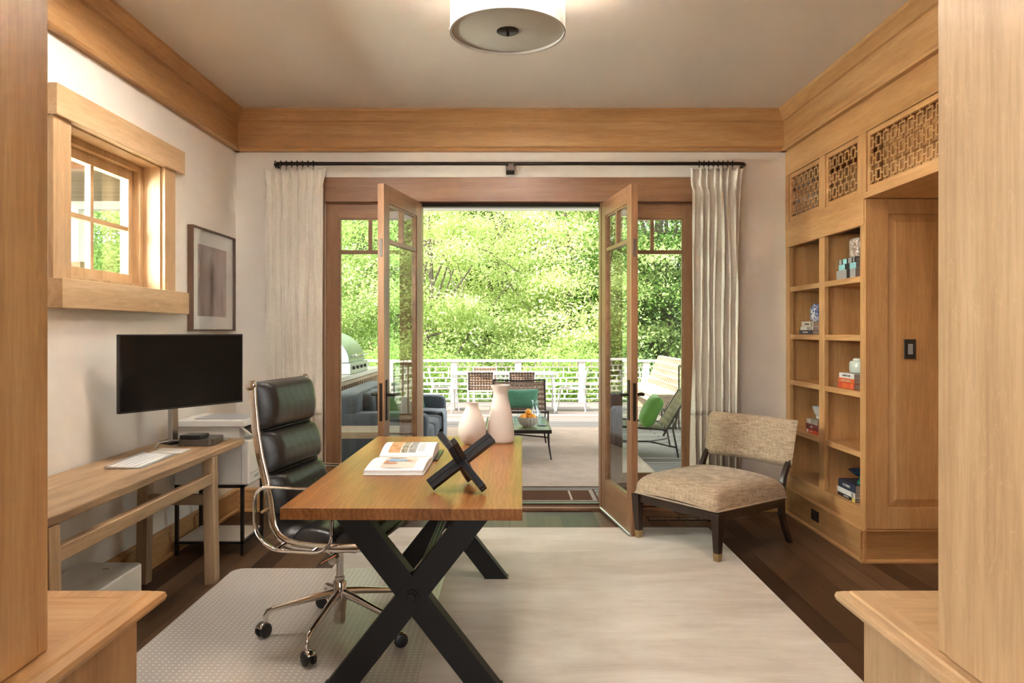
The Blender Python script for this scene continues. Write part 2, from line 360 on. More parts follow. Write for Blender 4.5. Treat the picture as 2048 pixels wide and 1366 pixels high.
    def frame(s, axis, u0, u1, v0, v1, a0, a1, w, wv=None):   # rectangular ring: bars of width w
        wv = wv or w
        for (a, b, c, d) in ((u0, u0+w, v0, v1), (u1-w, u1, v0, v1), (u0+w, u1-w, v0, v0+wv), (u0+w, u1-w, v1-wv, v1)):
            if axis == 'X': s.box((a0, a, c), (a1, b, d))
            elif axis == 'Y': s.box((a, a0, c), (b, a1, d))
            else: s.box((a, c, a0), (b, d, a1))
        return s
    def build(s, name, mat, parent=None, bev=0.0, smooth=True, angle=38, seg=2, loc=None, rot=None):
        me = bpy.data.meshes.new(name); me.from_pydata([tuple(v) for v in s.v], [], s.f); me.validate(); me.update()
        bm = bmesh.new(); bm.from_mesh(me); bmesh.ops.recalc_face_normals(bm, faces=bm.faces); bm.to_mesh(me); bm.free()
        if smooth:
            me.polygons.foreach_set('use_smooth', [True]*len(me.polygons)); me.set_sharp_from_angle(angle=math.radians(angle))
        me.materials.append(mat)
        o = bpy.data.objects.new(name, me); COL.objects.link(o)
        if parent is not None: o.parent = parent
        if loc is not None: o.location = loc
        if rot is not None: o.rotation_euler = rot
        if bev:
            b = o.modifiers.new('bevel', 'BEVEL'); b.width = bev; b.segments = seg; b.limit_method = 'ANGLE'; b.angle_limit = math.radians(40); b.harden_normals = True
        return o
def tag(o, label=None, cat=None, group=None, kind=None):
    if label: o['label'] = label
    if cat: o['category'] = cat
    if group: o['group'] = group
    if kind: o['kind'] = kind
    return o
def thing(name, label, cat, loc=(0, 0, 0), rz=0, group=None):
    o = bpy.data.objects.new(name, None); COL.objects.link(o); o.location = loc; o.rotation_euler = (0, 0, rz); o.empty_display_size = 0.1
    return tag(o, label, cat, group)
def struct(mb, name, mat, parent=None, **kw):
    o = mb.build(name, mat, parent, **kw)
    if parent is None: o['kind'] = 'structure'
    return o
def sempty(name, loc=(0, 0, 0), rz=0):
    o = bpy.data.objects.new(name, None); COL.objects.link(o); o.location = loc; o.rotation_euler = (0, 0, rz); o['kind'] = 'structure'; return o
def dup(root, loc=None, rz=None, label=None, group=None):
    r = root.copy(); COL.objects.link(r)
    if loc is not None: r.location = loc
    if rz is not None: r.rotation_euler = (0, 0, rz)
    if label: r['label'] = label
    if group: r['group'] = group
    for ch in [o for o in root.children]:
        c = ch.copy(); COL.objects.link(c); c.parent = r
        for g in [o for o in ch.children]:
            d = g.copy(); COL.objects.link(d); d.parent = c
    return r
def text_mesh(name, body, size, mat, parent, loc, rot, depth=0.0006, align='CENTER'):
    cu = bpy.data.curves.new(name, 'FONT'); cu.body = body; cu.size = size; cu.extrude = depth; cu.align_x = align; cu.align_y = 'CENTER'
    tmp = bpy.data.objects.new(name, cu); COL.objects.link(tmp)
    bpy.context.view_layer.update()
    me = bpy.data.meshes.new_from_object(tmp); bpy.data.objects.remove(tmp)
    me.materials.clear(); me.materials.append(mat)
    o = bpy.data.objects.new(name, me); COL.objects.link(o); o.parent = parent; o.location = loc; o.rotation_euler = rot
    return o

# ================================================================== the room shell
XL, XR, YB, CE = -2.087, 2.10, 5.54, 3.045
TILT = 0.0
struct(MB().box((-3.6, -4.2, -0.12), (3.6, 5.72, 0)), 'floor', M['floor'], smooth=False)
struct(MB().box((-3.6, -4.2, CE), (3.6, 5.74, CE+0.15)), 'ceiling', M['ceil'], smooth=False)
M['rearwall'] = plain('tan_plaster', (0.34, 0.27, 0.20), 0.8, var=0.02)
# left wall with its window opening (y 3.45..4.35, z 1.61..2.36)
wy0, wy1, wz0, wz1 = 3.42, 4.35, 1.61, 2.355
m = MB(); xo = XL-0.22
m.box((xo, 1.35, 0), (XL, wy0, CE)).box((xo, wy1, 0), (XL, 5.74, CE)).box((xo, wy0, 0), (XL, wy1, wz0)).box((xo, wy0, wz1), (XL, wy1, CE))
struct(m, 'wall_left', M['wall'], smooth=False)
m = MB(); m.box((XL, YB, 0), (-1.41, YB+0.18, CE)).box((1.43, YB, 0), (2.9, YB+0.18, CE)).box((-1.41, YB, 2.535), (1.43, YB+0.18, CE))
struct(m, 'wall_back', M['wall'], smooth=False)
struct(MB().box((2.9, 1.35, 0), (3.05, 5.74, CE)).box((2.12, 1.35, 0), (2.9, 2.2, CE)), 'wall_right', M['wall'], smooth=False)
m = MB(); m.box((-3.6, 1.1, 0), (-1.56, 1.35, CE)).box((1.52, 1.1, 0), (3.6, 1.35, CE)).box((-1.56, 1.1, 2.92), (1.52, 1.35, CE))
struct(m, 'wall_front', M['wall'], smooth=False)
# the room the camera stands in, with openings made for the fill lights
m = MB(); m.box((-3.6, -4.2, 0), (-3.4, -1.75, CE)).box((-3.6, 0.95, 0), (-3.4, 1.1, CE)).box((-3.6, -1.75, 0), (-3.4, 0.95, 0.75)).box((-3.6, -1.75, 2.75), (-3.4, 0.95, CE))
m.box((3.4, -4.2, 0), (3.6, 1.1, CE))
m.box((-1.5, -4.2, 0), (0.25, -4.0, CE)).box((2.15, -4.2, 0), (3.4, -4.0, CE)).box((-3.4, -4.2, 0), (2.15, -4.0, 0.95)).box((-3.4, -4.2, 2.85), (2.15, -4.0, CE))
struct(m, 'wall_rear_room', M['rearwall'], smooth=False)

def crown_prof(x0, sgn, z0=2.73):
    p = [(0, z0), (0.040, z0), (0.046, z0+0.012), (0.040, z0+0.026), (0.028, z0+0.034), (0.024, z0+0.040), (0.024, 2.955), (0.038, 2.962), (0.042, 2.975), (0.052, 2.985), (0.064, 3.010), (0.078, 3.022), (0.080, CE), (0, CE)]
    return [(x0+sgn*a, b) for a, b in p]
struct(MB().prism(crown_prof(XL, 1), 'Y', 1.35, YB), 'trim_1', M['oakY'], angle=30)
struct(MB().prism(crown_prof(YB, -1), 'X', XL, XR), 'trim_2', M['oakX'], angle=30)
struct(MB().prism(crown_prof(XR, -1), 'Y', 1.35, YB), 'trim_3', M['oakY'], angle=30)
def base_prof(x0, sgn, h=0.18):
    p = [(0, 0), (0.030, 0), (0.030, 0.014), (0.022, 0.022), (0.018, 0.024), (0.018, h-0.030), (0.026, h-0.024), (0.026, h-0.010), (0.012, h), (0, h)]
    return [(x0+sgn*a, b) for a, b in p]
struct(MB().prism(base_prof(XL, 1), 'Y', 1.35, YB), 'baseboard_left', M['oakY'], angle=30)
struct(MB().prism(base_prof(YB, -1), 'X', XL, -1.43), 'baseboard_back_left', M['oakX'], angle=30)
struct(MB().prism(base_prof(YB, -1), 'X', 1.45, XR), 'baseboard_back_right', M['oakX'], angle=30)

# pillars of the opening the camera looks through, each standing on a low cabinet
def pillar(n, x0, x1, sg):
    xi = x1 if sg < 0 else x0
    m = MB(); m.box((x0, 0.95, 0.752), (x1, 1.376, 2.92))
    a, b_ = sorted((xi+sg*0.003, xi+sg*0.5)); m.box((a, 1.3765, 0.752), (b_, 1.412, 2.92))
    struct(m, 'trim_%d' % n, M['paleZ' if sg > 0 else 'oakZ'], bev=0.003)  # one oak on both; the right pillar's light is put into its paler colour
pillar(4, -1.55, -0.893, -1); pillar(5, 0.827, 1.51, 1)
struct(MB().box((-1.56, 0.95, 2.92), (1.52, 1.40, 3.04)), 'trim_6', M['oakX'], bev=0.003)

def low_cabinet(name, label, x_in, x_out, mat, yfar=1.72):
    sg = 1 if x_in > x_out else -1      # sg: direction from the outside towards the opening
    t = thing(name, label, 'cabinet', (0, 0, 0))
    a, b = sorted((x_in, x_out))
    MB().box((a, 0.75, 0.0), (b, yfar-0.02, 0.70)).build('body', M[mat+'Z'], t, bev=0.003)
    # moulded cap: bead, cove and flat step run round the exposed edges
    prof = [(-0.03, 0.695), (0.004, 0.695), (0.006, 0.704), (0.014, 0.712), (0.030, 0.715), (0.038, 0.721), (0.041, 0.730), (0.038, 0.740), (0.026, 0.746), (0.018, 0.746), (0.014, 0.751), (-0.03, 0.751)]
    m = MB(); n = len(prof)
    path = [(x_in, 0.75), (x_in, yfar), (x_out, yfar)]
    vs = []
    for (px, py), (ox, oy) in zip(path, [(sg, 0), (sg, 1), (0, 1)]):
        for u, z in prof: vs.append((px+ox*u, py+oy*u, z))
    fs = []
    for i in range(2):
        for k in range(n): fs.append((i*n+k, i*n+(k+1) % n, (i+1)*n+(k+1) % n, (i+1)*n+k))
    fs += [tuple(range(n)), tuple(2*n+k for k in range(n))]
    m.add(vs, fs).build('cap_moulding', M[mat+'Y'], t, angle=30)
    q0, q1 = sorted((x_in-sg*0.0, x_out))
    MB().box((q0 if sg > 0 else q0+0.0, 0.75, 0.700), (q1, yfar, 0.7505)).build('top', M[mat+'X'], t, smooth=False)
    return t
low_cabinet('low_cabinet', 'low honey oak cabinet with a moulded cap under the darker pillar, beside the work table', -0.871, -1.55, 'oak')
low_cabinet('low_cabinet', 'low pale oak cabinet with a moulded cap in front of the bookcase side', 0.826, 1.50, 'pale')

# ------------------------------------------------------------------ left window
w = sempty('window_1')
m = MB(); m.box((XL, wy0-0.14, wz1-0.005), (XL+0.045, 4.575, wz1+0.138)).build('head_casing', M['paleY'], w, bev=0.003)
MB().box((XL, wy1, wz0), (XL+0.025, wy1+0.135, wz1-0.005)).box((XL, wy0-0.135, wz0), (XL+0.025, wy0, wz1-0.005)).build('side_casing', M['paleZ'], w, bev=0.002)
MB().box((XL-0.20, wy0-0.14, wz0-0.135), (XL+0.07, 4.575, wz0)).build('sill', M['paleY'], w, bev=0.003)
m = MB(); m.box((XL-0.21, wy1-0.012, wz0), (XL-0.0, wy1+0.002, wz1)).box((XL-0.21, wy0-0.002, wz0), (XL, wy0+0.012, wz1)).box((XL-0.21, wy0, wz1-0.012), (XL, wy1, wz1+0.002))
m.build('jamb_lining', M['paleZ'], w, bev=0.001)
m = MB()
m.frame('X', wy0+0.012, wy1-0.012, wz0, wz1-0.012, XL-0.17, XL-0.10, 0.035)
m.frame('X', wy0+0.047, wy1-0.047, wz0+0.035, wz1-0.047, XL-0.19, XL-0.14, 0.055)
m.build('sash', M['paleZ'], w, bev=0.002)
m = MB(); yc = 3.89
m.box((XL-0.18, wy0+0.1, 1.952), (XL-0.145, wy1-0.1, 1.978)).box((XL-0.178, yc-0.014, wz0+0.085), (XL-0.147, yc+0.014, 1.952)).box((XL-0.178, yc-0.014, 1.978), (XL-0.147, yc+0.014, wz1-0.095))
m.build('muntin', M['paleY'], w, bev=0.002)
MB().box((XL-0.166, wy0+0.09, wz0+0.08), (XL-0.162, wy1-0.09, wz1-0.09)).build('pane', M['glass'], w, smooth=False)

# ------------------------------------------------------------------ french doors, side lights, casings
fx0, fx1 = -1.41, 1.43
struct(MB().box((fx0-0.03, YB-0.028, 2.35), (fx1+0.03, YB, 2.535)).box((fx0, YB, 2.35), (fx1, YB+0.14, 2.535)), 'trim_7', M['frameX'], bev=0.002)
m = MB()
for x0, x1 in ((fx0-0.1, fx0), (fx1, fx1+0.1)): m.box((x0, YB-0.022, 0), (x1, YB, 2.35))
for x0, x1 in ((-0.735, -0.675), (0.69, 0.75)): m.box((x0, YB+0.005, 0.0), (x1, YB+0.13, 2.35))
struct(m, 'trim_8', M['frameZ'], bev=0.002)
struct(MB().box((fx0, YB, 0.0), (fx1, YB+0.16, 0.022)).box((fx0, YB+0.06, 0.022), (fx1, YB+0.16, 0.03)), 'trim_9', M['frameX'], bev=0.003)
struct(MB().box((-0.675, YB+0.07, 0.030), (0.69, YB+0.13, 0.040)), 'trim_10', M['bronze'], bev=0.002)
struct(MB().box((-0.675, YB+0.05, 2.325), (0.69, YB+0.12, 2.35)), 'trim_11', M['bronze'], bev=0.002)

def leaf(parent, W, z0, z1, th=0.045, st=0.10, bot=0.24, top=0.115, mun=1.975, y0=0.0):
    """a glazed panel in the local XZ plane, x 0..W, thickness along y from y0"""
    a, b = y0, y0+th
    m = MB(); m.box((0, a, z0), (st, b, z1)).box((W-st, a, z0), (W, b, z1))
    m.build('stile', M['frameZ'], parent, bev=0.002)
    m = MB(); m.box((st, a, z0), (W-st, b, z0+bot)).box((st, a, z1-top), (W-st, b, z1))
    m.build('rail', M['frameX'], parent, bev=0.002)
    g0, g1 = z0+bot, z1-top; c = (a+b)/2
    m = MB(); m.frame('Y', st, W-st, g0, g1, a+0.007, b-0.007, 0.012)
    m.box((st+0.012, a+0.004, mun-0.014), (W-st-0.012, b-0.004, mun+0.014)).box((W/2-0.013, a+0.004, mun+0.014), (W/2+0.013, b-0.004, g1-0.012))
    m.build('muntin', M['frameX'], parent, bev=0.0015)
    MB().box((st+0.008, c-0.003, g0+0.008), (W-st-0.008, c+0.003, g1-0.008)).build('pane', M['glass'], parent, smooth=False)
for i, (x0, x1) in enumerate(((-1.41, -0.735), (0.75, 1.43))):
    s = sempty('window_%d' % (i+2), (x0, YB+0.03, 0)); leaf(s, x1-x0, 0.03, 2.35, th=0.045)
def lever(parent, x, z, side, y):
    MB().box((x-0.018, y-0.004, z-0.17), (x+0.018, y+0.004, z+0.10)).build('back_plate', M['bronze'], parent, bev=0.003)
    m = MB(); d = side
    m.tube([(x, y, z), (x, y+d*0.045, z), (x-0.005, y+d*0.052, z)], 0.010, 10)
    m.tube([(x+0.005, y+d*0.050, z), (x-0.03, y+d*0.054, z+0.002), (x-0.08, y+d*0.052, z-0.001), (x-0.115, y+d*0.048, z-0.006)], [0.010, 0.010, 0.009, 0.006], 10, up=(0, 0, 1))
    m.build('handle', M['bronze'], parent)
LW = 0.752
def door(n, hinge, tip, sgn):
    hx, hy = hinge; tx, ty = tip; ang = math.atan2(ty-hy, tx-hx)
    d = sempty('door_%d' % n, (hx, hy, 0), ang); L = math.hypot(tx-hx, ty-hy)
    y0 = 0.0 if sgn > 0 else -0.045
    leaf(d, L, 0.014, 2.345, y0=y0)
    MB().tube([(0.0, y0+(0.052 if sgn < 0 else -0.007), 0.020), (L, y0+(0.052 if sgn < 0 else -0.007), 0.020)], 0.011, 8).build('weather_strip', M['satin'], d)
    lever(d, L-0.05, 0.945, -1, y0-0.003); lever(d, L-0.05, 0.945, 1, y0+0.048)
    for zz, hh, mt in ((0.90, 0.125, 'bronze'), (1.92, 0.06, 'darkalu')):
        MB().box((L, y0+0.012, zz-hh), (L+0.002, y0+0.033, zz+hh)).build('lock_plate', M[mt], d, bev=0.001)
    m = MB()
    for zz in (0.25, 0.95, 1.65, 2.2): m.tube([(-0.004, y0+(0.0 if sgn > 0 else 0.045)*0 + 0.0225, zz-0.05), (-0.004, y0+0.0225, zz+0.05)], 0.008, 8)
    m.build('hinge', M['bronze'], d)
door(1, (-0.674, YB-0.005), (-0.831, 4.80), -1)
door(2, (0.697, YB-0.005), (0.800, 4.80), 1)

# ------------------------------------------------------------------ curtains and rod
def curtain(label, x0, x1, folds, seed, ztop=2.58, zmid=0.745, y=5.425):
    rnd = random.Random(seed); ph = [rnd.uniform(-0.5, 0.5) for _ in range(folds+2)]; am = [rnd.uniform(0.7, 1.15) for _ in range(folds+2)]
    t = thing('curtain', label, 'curtain', ((x0+x1)/2, y, 0)); W = x1-x0
    def f(u, z):
        k = u*folds; i = int(min(k, folds-1e-6))
        pin = math.exp(-((z-2.47)/0.045)**2)
        flare = 1.0 + 0.10*max(0, (z-2.47)/0.1)
        drift = 0.010*math.sin(z*2.1+ph[i]*6) + 0.004*math.sin(z*5+i)
        amp = 0.045*am[i]*(0.75 + 0.35*(ztop-z)/ztop)
        x = (u-0.5)*W*(0.90 + 0.10*max(0, (z-2.40)/0.18) + 0.02*(1-z/ztop))
        th = 2*PI*(k + 0.10*math.sin(z*1.6+ph[i]*5))
        xx = x + drift*math.sin(PI*u) + 0.012*math.sin(2*th)*(1-pin)
        yy = -amp*math.sin(th)*(1-0.45*pin) + 0.008*math.sin(3.1*th+z*3)*(1-pin)
        return (xx, yy, z)
    nu = folds*16
    def sheet(za, zb, nz, mat, nm):
        m = MB().grid(lambda u, v: f(u, za+(zb-za)*v), nu, nz); o = m.build(nm, mat, t, angle=80)
        s = o.modifiers.new('thick', 'SOLIDIFY'); s.thickness = 0.003; return o
    sheet(zmid, ztop, 46, M['linen'], 'upper_cloth')
    sheet(0.012, zmid, 14, M['linenlow'], 'lower_band')
    for i in range(folds+1):
        m = MB(); xr = (i/folds-0.5)*W*0.62
        m.tube([(xr+0.0, 0.020*math.cos(a), 2.618+0.020*math.sin(a)) for a in [2*PI*k/14 for k in range(14)]], 0.0032, 6, closed=True)
        m.tube([(xr, 0, 2.598), (xr, 0, 2.585), (xr, -0.006, 2.57)], 0.002, 6)
        m.build('ring', M['bronze'], t)
    return t
curtain('cream linen curtain with an oatmeal lower band, hanging between the framed print and the door', -1.835, -1.380, 7, 3)
curtain('cream linen curtain with an oatmeal lower band, hanging behind the upholstered low chair', 1.335, 1.735, 7, 8)
t = thing('curtain_rod', 'long black metal curtain rod above the french doors', 'curtain rod', (0, 5.425, 2.618))
MB().tube([(-1.70, 0, 0), (1.70, 0, 0)], 0.0135, 14).build('rod', M['bronze'], t)
for sx in (-1, 1):
    MB().tube([(sx*1.70, 0, 0), (sx*1.735, 0.004, 0), (sx*1.758, 0.03, 0), (sx*1.762, 0.07, 0), (sx*1.762, 0.113, 0)], 0.0135, 12).build('return', M['bronze'], t)
MB().box((-0.012, -0.018, -0.022), (0.026, 0.085, -0.008)).box((-0.030, 0.085, -0.060), (0.034, 0.113, 0.008)).box((-0.03, -0.018, -0.055), (0.034, -0.002, -0.02)).build('bracket', M['bronze'], t, bev=0.002)

# ------------------------------------------------------------------ right side: bookcase, lattice cabinet, recess panelling
BX = 2.10; BY0, BY1 = 4.315, YB
bc = thing('bookcase', 'built-in honey oak bookcase with two bays of open shelves beside the curtain', 'bookcase', (0, 0, 0))
XB = 2.46
bays = ((4.365, 4.86), (4.945, 5.465))
m = MB(); m.box((BX, BY0, 0.305), (BX+0.03, bays[0][0], 2.0)).box((BX, bays[0][1], 0.305), (BX+0.03, bays[1][0], 2.0)).box((BX, bays[1][1], 0.305), (BX+0.03, BY1, 2.0))
m.build('face_frame', M['oakZ'], bc, bev=0.002)
m = MB(); m.box((BX+0.03, BY0, 0.25), (XB, bays[0][0]-0.012, 2.02)).box((BX+0.03, bays[0][1]+0.012, 0.25), (XB, bays[1][0]-0.012, 2.02)).box((BX+0.03, bays[1][1]+0.012, 0.25), (XB, BY1-0.002, 2.02))
m.build('side_panel', M['oakZ'], bc)
MB().box((XB, BY0, 0.25), (XB+0.02, BY1-0.002, 2.02)).build('back_panel', M['oakZ'], bc)
MB().box((BX+0.002, BY0, 0.19), (XB, BY1-0.002, 0.305)).build('bottom_shelf', M['oakY'], bc, bev=0.002)
sh = None
for (ya, yb) in bays:
    for z in (1.70, 1.345, 1.005, 0.645):
        if sh is None:
            sh = MB().box((0, 0, -0.036), (XB-BX-0.004, 0.54, 0)).build('shelf', M['oakY'], bc, bev=0.0015); s2 = sh
        else:
            s2 = sh.copy(); COL.objects.link(s2)
        s2.parent = bc; s2.location = (BX+0.004, ya-0.010, z); s2.scale = (1, (yb-ya+0.02)/0.54, 1)
# recess: end panel faces the camera; plinth moulding wraps the corner
m = MB(); m.box((BX, BY0-0.02, 0.0), (BX+0.0, BY0, 0.0)) if False else None
rp = MB(); rp.box((BX+0.001, BY0-0.018, 0.2), (2.232, BY0, 2.15)).box((2.232, BY0-0.018, 0.2), (2.9, BY0, 0.325)).box((2.232, BY0-0.018, 2.063), (2.9, BY0, 2.15)).box((2.78, BY0-0.018, 0.325), (2.9, BY0, 2.063))
rp.box((2.1, BY0, 0.2), (2.9, BY0+0.0005, 2.15))
struct(rp, 'trim_12', M['oakZ'], bev=0.002)
m = MB(); x0, x1, z0, z1 = 2.232, 2.78, 0.325, 2.063; yf, yr, s_ = BY0-0.016, BY0-0.004, 0.05
vs = [(x0, yr, z0), (x1, yr, z0), (x1, yr, z1), (x0, yr, z1), (x0+s_, yf, z0+s_), (x1-s_, yf, z0+s_), (x1-s_, yf, z1-s_), (x0+s_, yf, z1-s_)]
m.add(vs, [(4, 5, 6, 7), (0, 1, 5, 4), (1, 2, 6, 5), (2, 3, 7, 6), (3, 0, 4, 7), (3, 2, 1, 0)])
struct(m, 'trim_13', M['oakZ'], smooth=False)
def plinth(x0, sgn):
    p = [(0, 0), (0.028, 0), (0.028, 0.010), (0.018, 0.020), (0.016, 0.022), (0.016, 0.175), (0.020, 0.182), (0.020, 0.192), (0.006, 0.200), (0, 0.2)]
    return [(x0+sgn*a, b) for a, b in p]
struct(MB().prism(plinth(BX, -1), 'Y', BY0-0.0275, YB), 'baseboard_right', M['oakY'], angle=30)
struct(MB().prism(plinth(BY0, -1), 'X', BX-0.0272, 2.9), 'baseboard_recess', M['oakX'], angle=30)
struct(MB().box((BX+0.029, 2.2, 2.154), (2.849, BY0-0.001, 2.20)).box((2.85, 2.2, 0), (2.9, BY0-0.02, 2.153)), 'trim_14', M['oakY'], bev=0.002)

lc = thing('lattice_cabinet', 'row of honey oak lattice grilles built in above the bookcase and the recess', 'cabinet', (0, 0, 0))
X0 = BX-0.004; Xf = BX+0.028
m = MB(); m.box((X0, 2.2, 2.545), (Xf, YB, 2.735)).box((X0, BY0, 2.0), (Xf, YB, 2.19)).box((X0, 2.2, 2.153), (Xf, BY0, 2.19))
m.build('rail', M['oakY'], lc, bev=0.002)
panels = ((4.925, 5.475, 5), (4.375, 4.845, 4), (3.05, 4.285, 13))
stiles = ((5.475, YB), (4.845, 4.925), (4.285, 4.375), (2.2, 3.05))
for a, b in stiles: MB().box((X0, a, 2.19), (Xf, b, 2.545)).build('stile', M['oakZ'], lc, bev=0.002)
MB().box((BX+0.085, 2.2, 2.214), (BX+0.095, 4.33, 2.719)).build('back_panel', M['oakY'], lc)
MB().box((BX+0.03, 2.2, 2.212), (BX+0.04, YB-0.003, 2.212+0.0)).box((BX+0.34, 2.2, 2.215), (BX+0.36, YB-0.003, 2.72)).box((BX+0.03, 2.2, 2.20), (BX+0.36, YB-0.003, 2.213)).box((BX+0.03, 2.2, 2.72), (BX+0.36, YB-0.003, 2.735)).build('interior_panel', M['oakY'], lc)
for (ya, yb, nc) in panels:
    p = MB().frame('X', ya+0.003, yb-0.003, 2.192, 2.543, X0+0.008, Xf-0.002, 0.030).build('panel_frame', M['oakY'], lc, bev=0.0015)
    a0, a1, c0, c1 = ya+0.033, yb-0.033, 2.222, 2.513
    L = MB(); t_ = 0.009; xa, xb = X0+0.012, X0+0.020; b_ = (c1-c0)/3.0; a_ = 0.085; s = 0.060; sv = 0.068
    def bar(y0, y1, z0, z1):
        y0, y1 = max(a0, y0), min(a1, y1); z0, z1 = max(c0, z0), min(c1, z1)
        if y1-y0 > 0.001 and z1-z0 > 0.001: L.box((xa, y0, z0), (xb, y1, z1))
    for i in range(int((a1-a0)/a_)+3):
        yc = a1 - i*a_
        for j in range(3):
            zc = c0 + b_*(j+0.5)
            bar(yc-s/2, yc-s/2+t_, zc-sv/2+t_, zc+sv/2-t_); bar(yc+s/2-t_, yc+s/2, zc-sv/2+t_, zc+sv/2-t_)
            bar(yc-s/2, yc+s/2, zc-sv/2, zc-sv/2+t_); bar(yc-s/2, yc+s/2, zc+sv/2-t_, zc+sv/2)
            bar(yc-t_/2, yc+t_/2, zc+sv/2, zc+b_-sv/2)
            if j == 0: bar(yc-t_/2, yc+t_/2, zc-b_+sv/2, zc-sv/2)
            bar(yc+s/2, yc+a_-s/2, zc-t_/2, zc+t_/2)
    L.build('lattice', M['oakY'], p, smooth=False)

# switch, outlet, floor register
t = thing('light_switch', 'black light switch with a small keypad on the oak recess panel', 'light switch', (2.362, BY0-0.0165, 1.263))
MB().box((-0.034, -0.007, -0.058), (0.034, 0, 0.058)).build('plate', M['darkplastic'], t, bev=0.002)
m = MB()
for k in range(7): m.box((-0.013, -0.0105, -0.030+k*0.0088), (0.013, -0.006, -0.0225+k*0.0088))
m.build('keypad', M['greyplastic'], t, bev=0.0005)
t = thing('wall_outlet', 'black wall outlet in the oak plinth below the bookcase', 'outlet', (BX-0.0165, 4.965, 0.11))
MB().box((-0.005, -0.06, -0.036), (0, 0.06, 0.036)).build('plate', M['darkplastic'], t, bev=0.002)
MB().box((-0.007, -0.045, -0.018), (-0.004, -0.01, 0.018)).box((-0.007, 0.01, -0.018), (-0.004, 0.045, 0.018)).build('socket', M['blackwood'], t, bev=0.001)
t = thing('floor_register', 'bronze slotted floor vent in the boards behind the upholstered low chair', 'vent', (1.20, 5.30, 0.0))
MB().frame('Z', -0.20, 0.24, -0.045, 0.045, 0.0, 0.005, 0.010).build('frame', M['bronze'], t, bev=0.001)
MB().box((-0.19, -0.035, -0.0), (0.23, 0.035, 0.001)).build('opening', M['darkplastic'], t, smooth=False)
m = MB()
for k in range(22):
    if k != 11: m.beam((-0.18+k*0.0185, -0.033, 0.003), (-0.172+k*0.0185, 0.033, 0.003), 0.006, 0.003)
m.build('slats', M['frameX'], t)

# rug and chair mat
o = MB().box((-1.02, 2.0, 0.0005), (1.37, 5.03, 0.013)).build('rug', M['rug'], bev=0.004); tag(o, 'large pale beige silk rug under the desk', 'rug')
m = MB(); r = 0.07; pts = []
for cx, cy, a0 in ((-0.36-r, 4.15-r, 0), (-1.57+r, 4.15-r, 90), (-1.57+r, 2.35+r, 180), (-0.36-r, 2.35+r, 270)):
    for k in range(7): a = math.radians(a0+k*15); pts.append((cx+r*math.cos(a), cy+r*math.sin(a)))
o = m.prism(pts, 'Z', 0.0136, 0.0170).build('chair_mat', M['vinyl'], bev=0.001); tag(o, 'clear dimpled plastic chair mat under the office chair', 'chair mat')

# ceiling lamp
t = thing('ceiling_lamp', 'white linen drum ceiling lamp with a frosted glass disc', 'ceiling lamp', (-0.01, 3.25, 2.70))
R_ = 0.257
MB().lathe([(R_, 0.0), (R_, 0.240), (R_-0.003, 0.240), (R_-0.003, 0.0), (R_, 0.0)], 64).lathe([(R_+0.001, 0), (R_+0.001, 0.010), (R_-0.006, 0.010), (R_-0.006, 0.0), (R_+0.001, 0)], 64).build('lamp_shade', M['shade'], t)
MB().lathe([(0.001, 0.010), (R_-0.02, 0.010), (R_-0.012, 0.014), (R_-0.0015, 0.0125), (R_-0.0015, 0.022), (0.001, 0.019)], 64).build('diffuser', M['diffuser'], t)
MB().lathe([(0.001, 0.004), (0.045, 0.004), (0.050, 0.007), (0.049, 0.010), (0.001, 0.010)], 40).build('cap', M['bronze'], t)
MB().lathe([(0.001, -0.014), (0.006, -0.013), (0.007, 0.0), (0.005, 0.004)], 16).build('finial', M['bronze'], t)
MB().lathe([(0.010, 0.019), (0.010, 0.325), (0.065, 0.326), (0.065, 0.344)], 24).build('stem', M['bronze'], t)

# framed print on the left wall
t = thing('framed_print', 'blurred mauve print in a white mat and thin walnut frame', 'picture', (XL, 5.065, 1.715))
MB().frame('X', -0.365, 0.365, -0.345, 0.345, 0.002, 0.040, 0.012).build('frame', M['walnut'], t, bev=0.0015)
MB().box((0.004, -0.355, -0.335), (0.020, 0.355, 0.335)).build('mat_board', M['white'], t, smooth=False)
am = bpy.data.materials.new('mauve_print'); am.use_nodes = True; nt = am.node_tree; b = nt.nodes['Principled BSDF']
v = coords(nt, scale=(1, 1, 0.25)); n1 = noise(nt, v, 7, 3, 0.5, 0.8)
c = ramp(nt, n1, [(0.3, (0.20, 0.14, 0.13)), (0.5, (0.36, 0.28, 0.27)), (0.72, (0.46, 0.38, 0.38))])
g = N(nt, 'ShaderNodeTexGradient', gradient_type='SPHERICAL'); nt.links.new(coords(nt, scale=(1, 16, 3.2), loc=(0, 0.2, 0.15)), g.inputs[0])
c = mixc(nt, g.outputs[0], c, (0.10, 0.045, 0.035))
g = N(nt, 'ShaderNodeTexGradient', gradient_type='SPHERICAL'); nt.links.new(coords(nt, scale=(1, 9, 8.0), loc=(0, 0.7, -1.35)), g.inputs[0])
c = mixc(nt, g.outputs[0], c, (0.62, 0.56, 0.55))
nt.links.new(c, b.inputs['Base Color']); b.inputs['Roughness'].default_value = 0.6
MB().box((0.0195, -0.25, -0.245), (0.0215, 0.23, 0.235)).build('print', am, t, smooth=False)
MB().box((0.030, -0.352, -0.332), (0.032, 0.352, 0.332)).build('glazing', glass('picture_glass', (0.985, 0.985, 0.985)), t, smooth=False)

